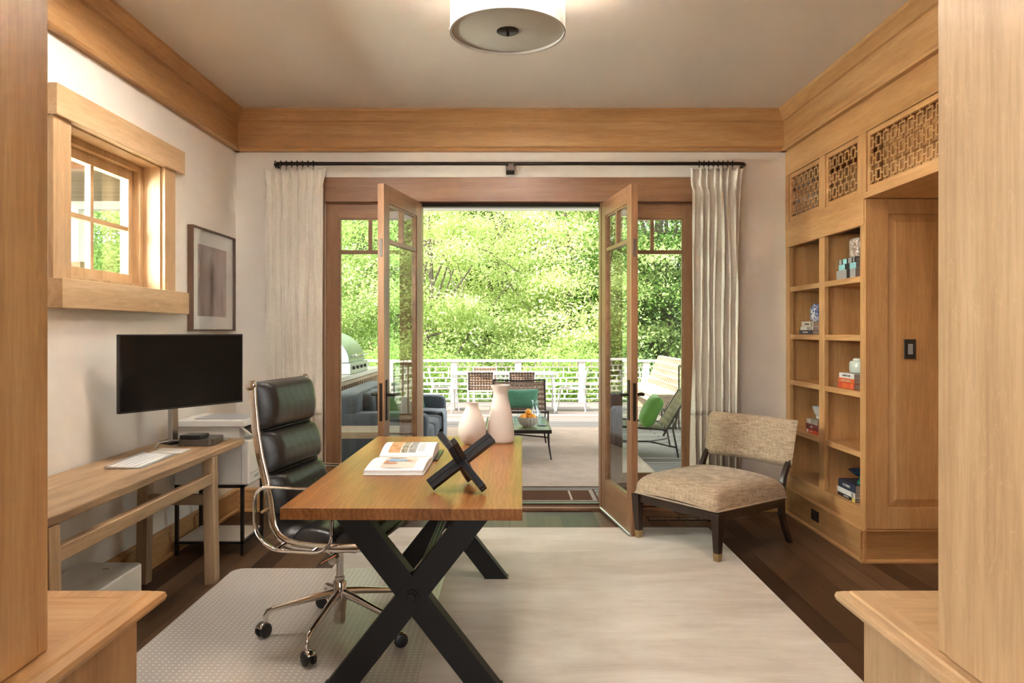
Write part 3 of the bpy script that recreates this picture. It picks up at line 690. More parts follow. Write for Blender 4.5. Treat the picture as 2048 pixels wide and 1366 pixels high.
# ================================================================== desk
t = thing('desk', 'honey brown oak desk on black crossed steel legs', 'desk', (-0.362, 3.355, 0), -0.0158)
MB().box((-0.418, -0.855, 0.719), (0.418, 0.855, 0.760)).build('desktop', M['desk'], t, bev=0.002)
def cross(y, s=1):
    fr = MB(); fr.box((-0.002, -0.002, -0.002), (0.002, 0.002, 0.002))
    for sx in (-1, 1):
        m = MB(); h = 0.719; run = 0.277; d = Vector((sx*run*2, 0, -h)).normalized(); wd = 0.098/abs(d.z)/1.0
        hw = wd/2
        m.prism([(-sx*run-hw, h), (-sx*run+hw, h), (sx*run+hw, 0.014), (sx*run-hw, 0.014)], 'Y', y-0.034+sx*0.0005, y+0.034+sx*0.0005)
        m.build('leg', M['black'], t, bev=0.003)
        MB().box((sx*run-hw-0.004, y-0.037, 0.013), (sx*run+hw+0.004, y+0.037, 0.017)).build('foot_plate', M['black'], t, bev=0.001)
    MB().lathe([(0.026, y-0.046), (0.026, y-0.036)], 24, (0.0, 0, 0.366), 'Y').lathe([(0.017, y-0.056), (0.019, y-0.054), (0.019, y-0.044)], 6, (0.0, 0, 0.366), 'Y').build('bolt', M['black'], t, bev=0.001)
cross(-0.57); cross(0.665)
MB().tube([(0.0, -0.54, 0.366), (0.0, 0.635, 0.366)], 0.021, 14).build('stretcher', M['black'], t)
for ya_ in (-0.62, 0.615): MB().box((-0.36, ya_, 0.712), (0.36, ya_+0.10, 0.719)).build('mounting_plate', M['black'], t)

# vases
def vase(label, loc, prof, grp=None):
    o = MB().lathe(prof, 56).build('vase', M['ceramic'], loc=loc, angle=60); return tag(o, label, 'vase', grp)
vase('round bone white vase with a short narrow neck at the far end of the desk', (-0.205, 3.93, 0.7605),
     [(0.001, 0.0), (0.036, 0.0), (0.043, 0.004), (0.062, 0.022), (0.0745, 0.050), (0.077, 0.075), (0.073, 0.105), (0.062, 0.138), (0.048, 0.168), (0.037, 0.190), (0.034, 0.205), (0.0345, 0.219), (0.036, 0.223), (0.033, 0.224), (0.031, 0.218), (0.031, 0.200), (0.045, 0.165), (0.066, 0.12), (0.070, 0.07), (0.05, 0.02), (0.001, 0.008)])
vase('tall bone white vase with a flared mouth at the far end of the desk', (-0.052, 4.00, 0.7605),
     [(0.001, 0.0), (0.068, 0.0), (0.073, 0.004), (0.0755, 0.015), (0.0735, 0.07), (0.066, 0.13), (0.056, 0.185), (0.045, 0.235), (0.0405, 0.258), (0.041, 0.272), (0.046, 0.292), (0.053, 0.309), (0.053, 0.313), (0.050, 0.313), (0.043, 0.292), (0.037, 0.265), (0.040, 0.24), (0.06, 0.14), (0.069, 0.03), (0.001, 0.008)])

# sculpture of interlocking bars
t = thing('sculpture', 'black sculpture of six crossed wooden bars in front of the open book', 'sculpture', (-0.188, 2.808, 0.760))
dirs = []
for a in (76, 196, 316):
    a = math.radians(a); dirs.append(Vector((0.8165*math.cos(a), 0.8165*math.sin(a), -0.5774)))
L = 0.150; hw = 0.0105
Zmin = 0
bars = []
for i in range(3):
    d = dirs[i]; off = dirs[(i+1) % 3]; oth = dirs[(i+2) % 3]
    for s in (-1, 1):
        bars.append((d, off*s*0.0118, oth))
lowest = min((-d*L*k + o)[2] - 0.0118 for d, o, _ in bars for k in (-1, 1)) - 0.003
for d, o, up in bars:
    MB().beam(Vector((0, 0, -lowest))+o-d*L, Vector((0, 0, -lowest))+o+d*L, 0.021, 0.026, up=up).build('bar', M['blackwood'], t, bev=0.0022)

# open book (local: spine along x, pages spread along y)
t = thing('open_book', 'large open picture book with a colour photograph, lying on the desk', 'book', (-0.490, 3.405, 0.7602), -0.01)
MB().box((-0.128, -0.335, 0.0), (0.128, -0.01, 0.004)).build('front_cover', M['paper'], t, bev=0.001)
MB().box((-0.122, 0.01, 0.002), (0.150, 0.300, 0.006)).build('back_cover', M['darkplastic'], t, bev=0.001)
def hN(v): # near block height over its depth, v 0 at spine .. 1 at fore edge
    return 0.006 + 0.034*math.sin(PI*min(1, 0.12+0.55*v))*(1-0.55*v**1.5)
def page_block(sgn, D, off, top_h, nm):
    m = MB(); n = 18
    prof = [(0.0, 0.004)] + [(sgn*D*(k/n), top_h(k/n)) for k in range(n+1)] + [(sgn*D, 0.004)]
    x0, x1 = -0.125+off, 0.125+off
    m.prism([(a, b) for a, b in prof], 'X', x0, x1)
    return m.build(nm, M['paper'], t, angle=30)
nb = page_block(-1, 0.325, 0, hN, 'near_pages')
hF = lambda v: 0.012 + 0.046*math.sin(PI*min(1, 0.10+0.62*v))
fb = page_block(1, 0.27, 0.004, hF, 'far_pages')
def on_page(nm, sgn, D, hf, x0, x1, v0, v1, mat, parent, lift=0.0016, off=0.0):
    m = MB().grid(lambda u, v: (x0+(x1-x0)*u+off, sgn*D*(v0+(v1-v0)*v), hf(v0+(v1-v0)*v)+lift), 1, 36)
    o = m.build(nm, mat, parent); return o
def pmat(name, cols, sc=40):
    m, nt, b = new_mat(name); n = noise(nt, coords(nt), sc, 4, 0.6, 0.5)
    nt.links.new(ramp(nt, n, [(0.35+0.3*i/(max(1, len(cols)-1)), c) for i, c in enumerate(cols)]), b.inputs['Base Color']); b.inputs['Roughness'].default_value = 0.45; return m
sand = pmat('printed_sand', [(0.62, 0.50, 0.42), (0.70, 0.60, 0.53)], 10)
on_page('photograph', -1, 0.325, hN, -0.065, 0.080, 0.20, 0.90, sand, nb)
on_page('photograph', -1, 0.325, hN, -0.055, 0.020, 0.22, 0.34, pmat('printed_foliage', [(0.03, 0.035, 0.02), (0.25, 0.18, 0.12), (0.5, 0.45, 0.4)], 70), nb, 0.0024)
blu = pmat('printed_blue_cloth', [(0.13, 0.30, 0.55), (0.30, 0.50, 0.72)], 60); skin = pmat('printed_tan', [(0.30, 0.10, 0.06), (0.5, 0.25, 0.15)], 50)
def blob(cx, cv, rx, rv, mat):
    m = MB(); n = 20; vs = []
    for k in range(n):
        a = 2*PI*k/n; x = cx+rx*math.cos(a)*(1+0.25*math.sin(3*a)); v = cv+rv*math.sin(a)*(1+0.2*math.cos(2*a)); vs.append((x, -0.325*v, hN(v)+0.0034))
    vs.append((cx, -0.325*cv, hN(cv)+0.0036)); m.add(vs, [(k, (k+1) % n, n) for k in range(n)]).build('photograph', mat, nb)
blob(-0.022, 0.50, 0.026, 0.10, blu); blob(0.018, 0.52, 0.022, 0.07, blu); blob(-0.03, 0.68, 0.028, 0.05, skin); blob(0.044, 0.55, 0.014, 0.04, skin); blob(-0.050, 0.62, 0.006, 0.14, skin)
for k in range(3): on_page('caption', -1, 0.325, hN, -0.05, 0.03, 0.925+k*0.018, 0.932+k*0.018, M['greyplastic'], nb)
on_page('photograph', 1, 0.27, hF, -0.09, -0.035, 0.10, 0.75, pmat('printed_amber', [(0.45, 0.22, 0.08), (0.62, 0.40, 0.22)], 30), fb, off=0.004)
on_page('photograph', 1, 0.27, hF, -0.030, 0.000, 0.10, 0.75, pmat('printed_green', [(0.05, 0.06, 0.03), (0.5, 0.45, 0.35)], 90), fb, off=0.004)
on_page('photograph', 1, 0.27, hF, 0.004, 0.040, 0.10, 0.75, pmat('printed_grey', [(0.08, 0.10, 0.06), (0.5, 0.48, 0.5)], 90), fb, off=0.004)
for k in range(5): on_page('caption', 1, 0.27, hF, 0.050+k*0.006, 0.053+k*0.006, 0.15, 0.7, M['greyplastic'], fb, off=0.004)

# ================================================================== office chair (faces local +x)
t = thing('office_chair', 'black leather high-backed office chair on a chrome five-star base', 'chair', (-0.765, 3.27, 0.017), math.radians(-11))
prof = [(-0.292, 1.135), (-0.288, 1.05), (-0.276, 0.93), (-0.256, 0.82), (-0.228, 0.71), (-0.212, 0.64), (-0.205, 0.58), (-0.194, 0.53), (-0.170, 0.488), (-0.130, 0.462), (-0.08, 0.452), (0.0, 0.448), (0.10, 0.450), (0.18, 0.456), (0.25, 0.468), (0.275, 0.478)]
def along(s):      # point on the profile at arc fraction s
    P = [Vector((a, 0, b)) for a, b in prof]; Ls = [(P[i+1]-P[i]).length for i in range(len(P)-1)]; T = sum(Ls)*s
    for i, l in enumerate(Ls):
        if T <= l or i == len(Ls)-1: return P[i].lerp(P[i+1], min(1, T/l)), (P[i+1]-P[i]).normalized()
        T -= l
HW = 0.235
for sy in (-1, 1):
    m = MB(); m.tube([(a, sy*HW, b) for a, b in prof], 0.019, 10, flat=0.42, up=(1, 0, 0.6)); m.build('side_rail', M['chrome'], t)
    MB().lathe([(0.001, -0.018), (0.012, -0.018), (0.021, -0.013), (0.022, 0.010), (0.018, 0.014), (0.001, 0.014)], 24, (-0.296, sy*(HW+0.004), 1.122), 'Y').build('end_cap', M['chrome'], t)
    MB().lathe([(0.001, -0.014), (0.018, -0.014), (0.019, 0.012), (0.001, 0.013)], 24, (0.283, sy*(HW+0.002), 0.474), 'Y').build('end_cap', M['chrome'], t)
    pts = []
    ax0, ax1, az0, az1, rr = -0.262, 0.085, 0.437, 0.700, 0.10
    for cx, cz, a0, rad in ((ax1-0.05, az1-0.05, 0, 0.05), (ax0+0.06, az1-0.06, 90, 0.06), (ax0+0.12, az0+0.12, 180, 0.12), (ax1-0.08, az0+0.08, 270, 0.08)):
        for k in range(8):
            a = math.radians(a0+k*90/7); pts.append((cx+rad*math.cos(a), sy*(HW+0.032), cz+rad*math.sin(a)))
    MB().tube(pts, 0.0125, 10, closed=True, flat=0.6, up=(0, 1, 0)).build('armrest', M['chrome'], t)
    for (x, z) in ((-0.222, 0.600), (-0.145, 0.458), (0.0, 0.444)): MB().tube([(x+0.01, sy*HW, z+0.004), (x-0.012, sy*(HW+0.032), z-0.012)], 0.008, 8).build('arm_lug', M['chrome'], t)
MB().grid(lambda u, v: (lambda p, d: (p.x+d.z*0.0-0.004, (v-0.5)*2*(HW-0.004), p.z))(*along(u)), 60, 2).build('sling', M['leather'], t).modifiers.new('thick', 'SOLIDIFY').thickness = 0.014
def pad(s0, s1, th, name, hw=0.222):
    m = MB(); n, k = 26, 22
    def f(u, v, side):
        s = s0+(s1-s0)*u; p, d = along(s); nrm = Vector((-d.z, 0, d.x))
        if nrm.x < 0 and nrm.z < 0.2: nrm = -nrm
        if p.x > -0.1 and nrm.z < 0: nrm = -nrm
        e = 0.16; q = min(1, min(u, 1-u)/0.13); w = min(1, min(v, 1-v)/0.12)
        puff = math.sqrt(max(0, 1-(1-q)**2))*0.55+0.45*math.sin(PI*u)**0.5 if 0 < u < 1 else 0
        pv = math.sqrt(max(0, 1-(1-w)**2))
        wr = 0.0016*math.sin(v*46+math.sin(u*7)*2)*q*(1-q*0.6)
        hgt = 0.004 + (th*puff*pv + wr) if side else 0.002
        return (p.x+nrm.x*hgt, (v-0.5)*2*hw, p.z+nrm.z*hgt)
    m.grid(lambda u, v: f(u, v, True), n, k); m.grid(lambda u, v: f(u, v, False), 8, 2)
    return m.build(name, M['leather'], t, angle=70)
pad(-0.0, 0.190, 0.078, 'headrest_pad'); pad(0.192, 0.358, 0.076, 'back_pad'); pad(0.360, 0.520, 0.072, 'back_pad')
pad(0.64, 0.812, 0.062, 'seat_pad'); pad(0.814, 0.985, 0.066, 'seat_pad')
m = MB()
for s in (0.191, 0.359):
    p, d = along(s); nrm = Vector((-d.z, 0, d.x)); nrm = nrm if nrm.x > 0 else -nrm
    m.tube([(p.x+nrm.x*0.03, -0.205+0.41*k/8, p.z+nrm.z*0.03) for k in range(9)], 0.003, 6)
m.build('piping', M['leather'], t)
m = MB(); m.cbox((0.0, 0, 0.405), (0.19, 0.085, 0.07)).cbox((0.0, 0, 0.435), (0.30, 0.05, 0.014)); m.beam((0, -0.24, 0.437), (0, 0.24, 0.437), 0.03, 0.012)
m.build('tilt_mechanism', M['darkplastic'], t, bev=0.008)
MB().tube([(0.03, -0.03, 0.39), (0.02, -0.10, 0.375), (0.00, -0.20, 0.37)], 0.005, 8).tube([(-0.12, -0.04, 0.42), (-0.02, -0.03, 0.36)], 0.011, 8).build('lever', M['chrome'], t)
MB().lathe([(0.001, -0.022), (0.020, -0.020), (0.022, 0.012), (0.001, 0.014)], 20, (0.0, -0.06, 0.345), 'Y').build('tension_knob', M['satin'], t)
MB().lathe([(0.001, 0.25), (0.0155, 0.25), (0.0155, 0.38), (0.001, 0.38)], 20).lathe([(0.02, 0.235), (0.022, 0.24), (0.022, 0.252), (0.017, 0.255)], 20).build('gas_column', M['satin'], t)
MB().lathe([(0.001, 0.045), (0.022, 0.045), (0.026, 0.052), (0.027, 0.12), (0.030, 0.135), (0.030, 0.225), (0.024, 0.235), (0.001, 0.235)], 28).build('hub', M['chrome'], t)
angs = [198.5+k*72 for k in range(5)]
for a in angs:
    a = math.radians(a); c, s = math.cos(a), math.sin(a); R1 = 0.322
    pts = [(c*q, s*q, z) for q, z in ((0.02, 0.180), (0.10, 0.165), (0.20, 0.140), (0.285, 0.120), (0.312, 0.108), (R1, 0.090), (R1, 0.062))]
    st = MB().tube(pts, [0.019, 0.017, 0.0145, 0.0125, 0.0125, 0.0115, 0.0115], 12, flat=0.85).build('base_arm', M['chrome'], t)
    ca = a + 0.9
    K = Vector((c*R1, s*R1, 0)); dv = Vector((math.cos(ca), math.sin(ca), 0)); q = Vector((-dv.y, dv.x, 0))
    R3 = Matrix((dv, q, Vector((0, 0, 1)))).transposed()
    wh = MB()
    for sd in (-1, 1):
        tmp = MB().lathe([(0.001, -0.009), (0.022, -0.009), (0.0285, -0.006), (0.030, 0.0), (0.0285, 0.006), (0.022, 0.009), (0.001, 0.009)], 24, (0, 0, 0), 'Y')
        wh.add([R3 @ (Vector(v)+Vector((0.012, sd*0.0165, 0.0302))) + K for v in tmp.v], tmp.f)
    wh.build('caster_wheel', M['darkplastic'], st)
    hd = MB().grid(lambda u, v: tuple(R3 @ Vector((0.012+0.0335*math.cos(0.5+(PI-0.3)*u), (v-0.5)*0.036, 0.0302+0.0335*math.sin(0.5+(PI-0.3)*u))) + K), 16, 2)
    ho = hd.build('caster_hood', M['chrome'], st); ho.modifiers.new('thick', 'SOLIDIFY').thickness = 0.003

# ================================================================== work table against the left wall
t = thing('work_table', 'narrow weathered elm work table against the left wall', 'table', (0, 0, 0))
TZ = 0.722
m = MB(); ys = [2.0+k*0.1 for k in range(25)]; rnd = random.Random(4)
poly = [(-2.064, 1.95)] + [(-1.602+rnd.uniform(-0.004, 0.004), y) for y in ys[:-1]] + [(-1.604, 4.395), (-1.70, 4.41), (-1.9, 4.40), (-2.064, 4.405)]
m.prism(poly, 'Z', TZ-0.036, TZ).build('table_top', M['oldY'], t, bev=0.006)
for (x, y) in ((-1.625, 3.955), (-1.985, 3.955), (-1.625, 2.56), (-1.985, 2.56)):
    lean = 0.02 if x > -1.8 else -0.02
    MB().beam((x+lean*0.3, y, 0.0), (x-lean*0.3, y, TZ-0.036), 0.058, 0.068, up=(0, 1, 0)).build('leg', M['oldZ'], t, bev=0.004)
MB().beam((-1.625, 2.58, 0.572), (-1.625, 3.93, 0.572), 0.04, 0.055).build('long_stretcher', M['oldY'], t, bev=0.003)
MB().beam((-1.985, 2.58, 0.572), (-1.985, 3.93, 0.572), 0.04, 0.055).build('long_stretcher', M['oldY'], t, bev=0.003)
for y in (2.56, 3.955): MB().beam((-1.97, y, 0.455), (-1.65, y, 0.455), 0.04, 0.055).build('short_stretcher', M['oldX'], t, bev=0.003)

# things on it
t = thing('keyboard', 'slim silver keyboard with white keys, nearest thing on the work table', 'keyboard', (-1.822, 3.605, TZ), math.radians(3))
MB().prism([(-0.082, 0.0035), (0.082, 0.001), (0.082, 0.005), (-0.082, 0.014)], 'Y', -0.195, 0.195).build('body', M['silver'], t, bev=0.001)
MB().lathe([(0.001, -0.200), (0.008, -0.200), (0.009, -0.197), (0.009, 0.197), (0.001, 0.199)], 16, (-0.078, 0, 0.0092), 'Y').build('battery_tube', M['silver'], t)
m = MB()
for r in range(5):
    for k in range(13):
        if r == 4 and 3 < k < 9: continue
        x = -0.058+r*0.028; y = -0.176+k*0.0293; z = 0.0135-(x+0.082)*0.055
        m.cbox((x, y, z), (0.023, 0.0245, 0.003))
m.cbox((0.054, 0.0, 0.0062), (0.023, 0.14, 0.003)); m.build('keys', M['key'], t, bev=0.0006, seg=1)
t = thing('trackpad', 'square white trackpad between the keyboard and the small computer', 'trackpad', (-1.815, 3.895, TZ), math.radians(3))
MB().prism([(-0.078, 0.0), (0.078, 0.0), (0.078, 0.004), (-0.078, 0.010)], 'Y', -0.075, 0.075).build('body', M['silver'], t, bev=0.0015)
MB().prism([(-0.077, 0.0101), (0.077, 0.0042), (0.077, 0.0048), (-0.077, 0.0107)], 'Y', -0.074, 0.074).build('touch_surface', M['plastic'], t)
t = thing('mini_computer', 'dark grey square desktop computer under a smaller black drive', 'computer', (-1.775, 4.185, TZ), math.radians(4))
m = MB(); r = 0.03; pts = []
for cx, cy, a0 in ((0.1-r, 0.1-r, 0), (-0.1+r, 0.1-r, 90), (-0.1+r, -0.1+r, 180), (0.1-r, -0.1+r, 270)):
    for k in range(7): a = math.radians(a0+k*15); pts.append((cx+r*math.cos(a), cy+r*math.sin(a)))
m.prism(pts, 'Z', 0.002, 0.038).build('body', M['darkalu'], t, bev=0.002)
MB().prism([(x*0.82, y*0.82) for x, y in pts], 'Z', 0.0, 0.003).build('foot', M['darkplastic'], t)
t = thing('hard_drive', 'small black portable drive lying on the grey desktop computer', 'hard drive', (-1.80, 4.150, TZ+0.0382), math.radians(-3))
MB().box((-0.06, -0.055, 0.0), (0.06, 0.055, 0.022)).build('body', M['darkplastic'], t, bev=0.004)
MB().box((0.058, -0.050, 0.005), (0.062, 0.050, 0.018)).build('port_strip', M['blackwood'], t)
o = MB().tube([(-1.880, 4.16, TZ+0.022), (-1.925, 4.14, TZ+0.026), (-1.965, 4.07, TZ+0.022), (-1.945, 3.99, TZ+0.012), (-1.925, 3.965, TZ+0.005), (-1.90, 4.00, TZ+0.004)], 0.0035, 8).build('cable', M['plastic']); tag(o, 'white cable looping from the small computer across the work table', 'cable')
t = thing('usb_hub', 'tiny white adapter behind the small computer at the table end', 'adapter', (-1.735, 4.345, TZ)); MB().box((-0.05, -0.018, 0), (0.05, 0.018, 0.016)).build('body', M['plastic'], t, bev=0.003)

# monitor on a clamped arm
a_ = Vector((-1.908, 3.55, 0)); b_ = Vector((-1.531, 4.17, 0)); mid = (a_+b_)/2; ang = math.atan2(b_.y-a_.y, b_.x-a_.x)
t = thing('monitor', 'large black flat monitor on a grey arm above the work table', 'monitor', (mid.x, mid.y, 0), ang)
W2 = (b_-a_).length/2
MB().box((-W2, 0.0, 0.963), (W2, 0.024, 1.353)).build('housing', M['darkplastic'], t, bev=0.003)
MB().box((-W2+0.007, -0.0012, 0.974), (W2-0.007, 0.001, 1.345)).build('screen', M['screen'], t, smooth=False)
MB().box((-0.12, 0.024, 1.05), (0.12, 0.05, 1.27)).build('rear_cover', M['darkplastic'], t, bev=0.01)
m = MB(); lp = Matrix.Rotation(-ang, 3, 'Z') @ (Vector((-1.945, 4.20, 0))-Vector((mid.x, mid.y, 0)))
m.box((lp.x-0.022, lp.y-0.022, TZ), (lp.x+0.022, lp.y+0.022, 1.20)); m.build('post', M['satin'], t, bev=0.008)
MB().box((lp.x-0.055, lp.y-0.05, TZ), (lp.x+0.055, lp.y+0.05, TZ+0.014)).build('clamp', M['darkplastic'], t, bev=0.003)
MB().beam((lp.x, lp.y, 1.16), (0, 0.05, 1.16), 0.035, 0.04).build('arm', M['satin'], t, bev=0.006)

# printer and its stand
t = thing('printer_stand', 'thin bronze metal stand with a pale lower shelf under the printer', 'stand', (0, 0, 0))
sx0, sx1, sy0, sy1 = -2.045, -1.625, 4.435, 4.80
for (x, y) in ((sx0+0.01, sy0+0.01), (sx1-0.01, sy0+0.01), (sx0+0.01, sy1-0.01), (sx1-0.01, sy1-0.01)):
    MB().box((x-0.01, y-0.01, 0), (x+0.01, y+0.01, 0.43)).build('leg', M['bronze'], t, bev=0.001)
MB().frame('Z', sx0, sx1, sy0, sy1, 0.412, 0.43, 0.018).build('top_frame', M['bronze'], t)
MB().frame('Z', sx0, sx1, sy0, sy1, 0.070, 0.084, 0.018).build('lower_frame', M['bronze'], t)
MB().box((sx0+0.015, sy0+0.015, 0.080), (sx1-0.015, sy1-0.015, 0.092)).build('shelf', M['stone'], t, bev=0.001)
t = thing('printer', 'white laser printer with a tilted touch panel on the metal stand', 'printer', (0, 0, 0))
px0, px1, py0, py1 = -2.045, -1.585, 4.425, 4.83
MB().box((px0, py0, 0.431), (px1, py1, 0.705)).build('body', M['plastic'], t, bev=0.014, seg=3)
MB().box((px1-0.002, py0+0.012, 0.50), (px1+0.003, py1-0.012, 0.503)).box((px1-0.05, py0-0.002, 0.44), (px1-0.047, py0+0.003, 0.70)).build('seam', M['greyplastic'], t)
MB().box((px1-0.004, py0+0.09, 0.462), (px1+0.002, py0+0.16, 0.482)).build('tray_handle', M['greyplastic'], t)
m = MB(); m.lathe([(0.0125, -0.001), (0.0155, -0.001), (0.0155, 0.0015), (0.0125, 0.0015), (0.0125, -0.001)], 28, (px1+0.001, py0+0.21, 0.645), 'X'); m.build('logo_ring', M['greyplastic'], t)
text_mesh('logo_letters', 'hp', 0.020, M['greyplastic'], t, (px1+0.0015, py0+0.21, 0.646), (PI/2, 0, PI/2))
MB().box((px0, py0+0.02, 0.705), (px1-0.07, py1, 0.785)).build('engine_housing', M['plastic'], t, bev=0.008)
MB().box((px0, py0+0.0, 0.785), (px1-0.03, py1, 0.825)).build('scanner_lid', M['plastic'], t, bev=0.006)
MB().box((px0+0.10, py0+0.06, 0.825), (px1-0.05, py1-0.04, 0.829)).build('lid_inset', M['greyplastic'], t, bev=0.002)
R = Euler((0, math.radians(38), 0))
MB().cbox((px1-0.035, py0+0.09, 0.762), (0.10, 0.13, 0.012), R).build('panel_body', M['plastic'], t, bev=0.003)
MB().cbox((px1-0.0305, py0+0.09, 0.768), (0.085, 0.115, 0.004), R).build('touch_panel', M['screen'], t)
MB().cbox((px1-0.02, py1-0.12, 0.80), (0.10, 0.16, 0.008), Euler((0, math.radians(-14), 0))).cbox((px1-0.02, py1-0.12, 0.775), (0.10, 0.16, 0.006), Euler((0, math.radians(-14), 0))).build('paper_tray', M['greyplastic'], t)
# subwoofer on the floor
t = thing('subwoofer', 'white rounded box speaker on the floor under the work table', 'speaker', (-1.90, 3.18, 0), 0)
m = MB(); r = 0.035; pts = []
for cx, cy, a0 in ((0.15-r, 0.30-r, 0), (-0.15+r, 0.30-r, 90), (-0.15+r, -0.30+r, 180), (0.15-r, -0.30+r, 270)):
    for k in range(7): a = math.radians(a0+k*15); pts.append((cx+r*math.cos(a), cy+r*math.sin(a)))
m.prism(pts, 'Z', 0.006, 0.265).build('body', M['plastic'], t, bev=0.008, seg=3)
text_mesh('logo', 'S', 0.035, M['darkplastic'], t, (0.02, 0.20, 0.2655), (0, 0, -PI/2))
MB().box((-0.12, -0.26, 0.0), (0.12, 0.26, 0.007)).build('foot', M['darkplastic'], t)

# ================================================================== upholstered low chair (faces local +x)
t = thing('slipper_chair', 'low tan upholstered slipper chair with dark tapered legs', 'chair', (1.29, 4.73, 0.0135), math.radians(216.6))
def seatf(u, v, top):
    x = (u-0.5)*2; y = (v-0.5)*2
    wv = 0.345 - 0.012*x
    ex = (1-abs(x)**7); ey = (1-abs(y)**7); k = max(0, min(ex, 1)*min(ey, 1))**0.30
    X = 0.345*math.copysign(abs(x)**0.9, x)*(1+0.018*(1-abs(y)**2)*(1 if x > 0 else 0)); Y = wv*math.copysign(abs(y)**0.9, y)
    z = 0.292 + (0.125*k + 0.030*(1-y*y)*(1-0.4*x*x) if top else 0)
    return (X, Y, z)
m = MB().grid(lambda u, v: seatf(u, v, True), 36, 36); m.grid(lambda u, v: seatf(u, v, False), 12, 12)
m.build('seat', M['upholstery'], t, angle=75)
ring = [(0.342, -0.318), (0.342, 0.318), (0.330, 0.334), (-0.335, 0.352), (-0.346, 0.34), (-0.346, -0.34), (-0.335, -0.352), (0.330, -0.334)]
MB().tube([(x, y, 0.2955) for x, y in ring], 0.0055, 8, closed=True).build('piping', M['piping'], t)
m = MB(); m.beam((-0.335, -0.325, 0.262), (0.335, -0.318, 0.262), 0.028, 0.055).beam((-0.335, 0.325, 0.262), (0.335, 0.318, 0.262), 0.028, 0.055).beam((0.318, -0.33, 0.262), (0.318, 0.33, 0.262), 0.028, 0.055).beam((-0.318, -0.33, 0.262), (-0.318, 0.33, 0.262), 0.028, 0.055)
m.build('seat_rail', M['wenge'], t, bev=0.002)
for sy in (-1, 1):
    l = MB().beam((0.322, sy*0.320, 0.285), (0.316, sy*0.315, 0.045), 0.060, 0.060, up=(1, 0, 0), w1=0.038, h1=0.038).build('front_leg', M['wenge'], t, bev=0.003)
    MB().beam((0.316, sy*0.315, 0.047), (0.3155, sy*0.3145, 0.0), 0.040, 0.040, up=(1, 0, 0), w1=0.034, h1=0.034).build('brass_ferrule', M['brass'], l, bev=0.001)
    pts = [(-0.418, 0.53), (-0.402, 0.51), (-0.378, 0.48), (-0.345, 0.42), (-0.325, 0.34), (-0.318, 0.26), (-0.325, 0.18), (-0.355, 0.09), (-0.410, -0.0132)]
    m = MB(); wd = [0.030, 0.034, 0.036, 0.040, 0.045, 0.046, 0.042, 0.036, 0.030]
    vs = []; fs = []
    for (x, z), w_ in zip(pts, wd):
        for dx, dy in ((-w_/2, -0.015), (w_/2, -0.015), (w_/2, 0.015), (-w_/2, 0.015)): vs.append((x+dx, sy*0.322+dy, z))
    for i in range(len(pts)-1):
        for k in range(4): fs.append((i*4+k, i*4+(k+1) % 4, (i+1)*4+(k+1) % 4, (i+1)*4+k))
    fs += [(3, 2, 1, 0), tuple(len(vs)-4+k for k in range(4))]
    m.add(vs, fs).build('rear_leg', M['wenge'], t, bev=0.003, angle=50)
def backf(u, v, f_):
    y = (u-0.5)*2; z = 0.475 + 0.300*v
    Y = 0.345*y*(1+0.02*v); curve = -0.045*(1-y*y); lean = -(0.415 + 0.15*(z-0.475)/0.3*0.45)
    e = (1-abs(y)**8)**0.5*(1-abs(2*v-1)**8)**0.5
    return (lean+curve+0.02+(0.036*e if f_ else -0.030*e), Y, z)
m = MB().grid(lambda u, v: backf(u, v, True), 32, 18); m.grid(lambda u, v: backf(u, v, False), 32, 18)
m.build('backrest', M['upholstery'], t, angle=80)

# ================================================================== books and objects on the shelves
def cover(name, col, rough=0.45): return plain(name, col, rough, var=0.08, scale=60)
CV = {}
for k, c in dict(cream=(0.62, 0.56, 0.47), white=(0.68, 0.66, 0.62), charcoal=(0.06, 0.06, 0.065), black=(0.02, 0.02, 0.022), navy=(0.025, 0.035, 0.06), aqua=(0.28, 0.58, 0.58), grey=(0.34, 0.33, 0.31),
                 orange=(0.62, 0.13, 0.035), red=(0.55, 0.075, 0.03), maroon=(0.16, 0.03, 0.025), taupe=(0.30, 0.26, 0.20), yellow=(0.6, 0.5, 0.12)).items(): CV[k] = cover(k+'_book_cover', c)
def shelf_book(label, group, x0, yc, z, w, l, h, col, txt=None, tcol='white', band=None, rz=0.0):
    """spine faces the room (-x); w depth, l spine length, h thickness"""
    t = thing('book', label, 'book', (x0, yc, z), rz, group)
    m = MB(); m.box((0, -l/2, 0), (w, l/2, 0.003)).box((0, -l/2, h-0.003), (w, l/2, h)).box((-0.001, -l/2, 0), (0.003, l/2, h)); m.build('cover', CV[col], t, bev=0.001, seg=1)
    MB().box((0.003, -l/2+0.004, 0.003), (w-0.004, l/2-0.004, h-0.003)).build('pages', M['pageedge'], t, smooth=False)
    if band:
        for (a, b, c) in band: MB().box((-0.0018, -l/2+a*l, 0.0008), (-0.0005, -l/2+b*l, h-0.0008)).build('spine_band', CV[c], t, smooth=False)
    if txt: text_mesh('spine_title', txt, h*0.5, CV[tcol], t, (-0.0022, 0, h/2), (PI/2, 0, -PI/2))
    return z+h
X = BX+0.035
def stack(y, z, items, group, x=X):
    for it in items:
        z = shelf_book(it[0], group, x+it[6] if len(it) > 6 else x, y+it[5] if len(it) > 5 else y, z+0.0003, it[1], it[2], it[3], it[4], *(it[7:] if len(it) > 7 else ()))
    return z
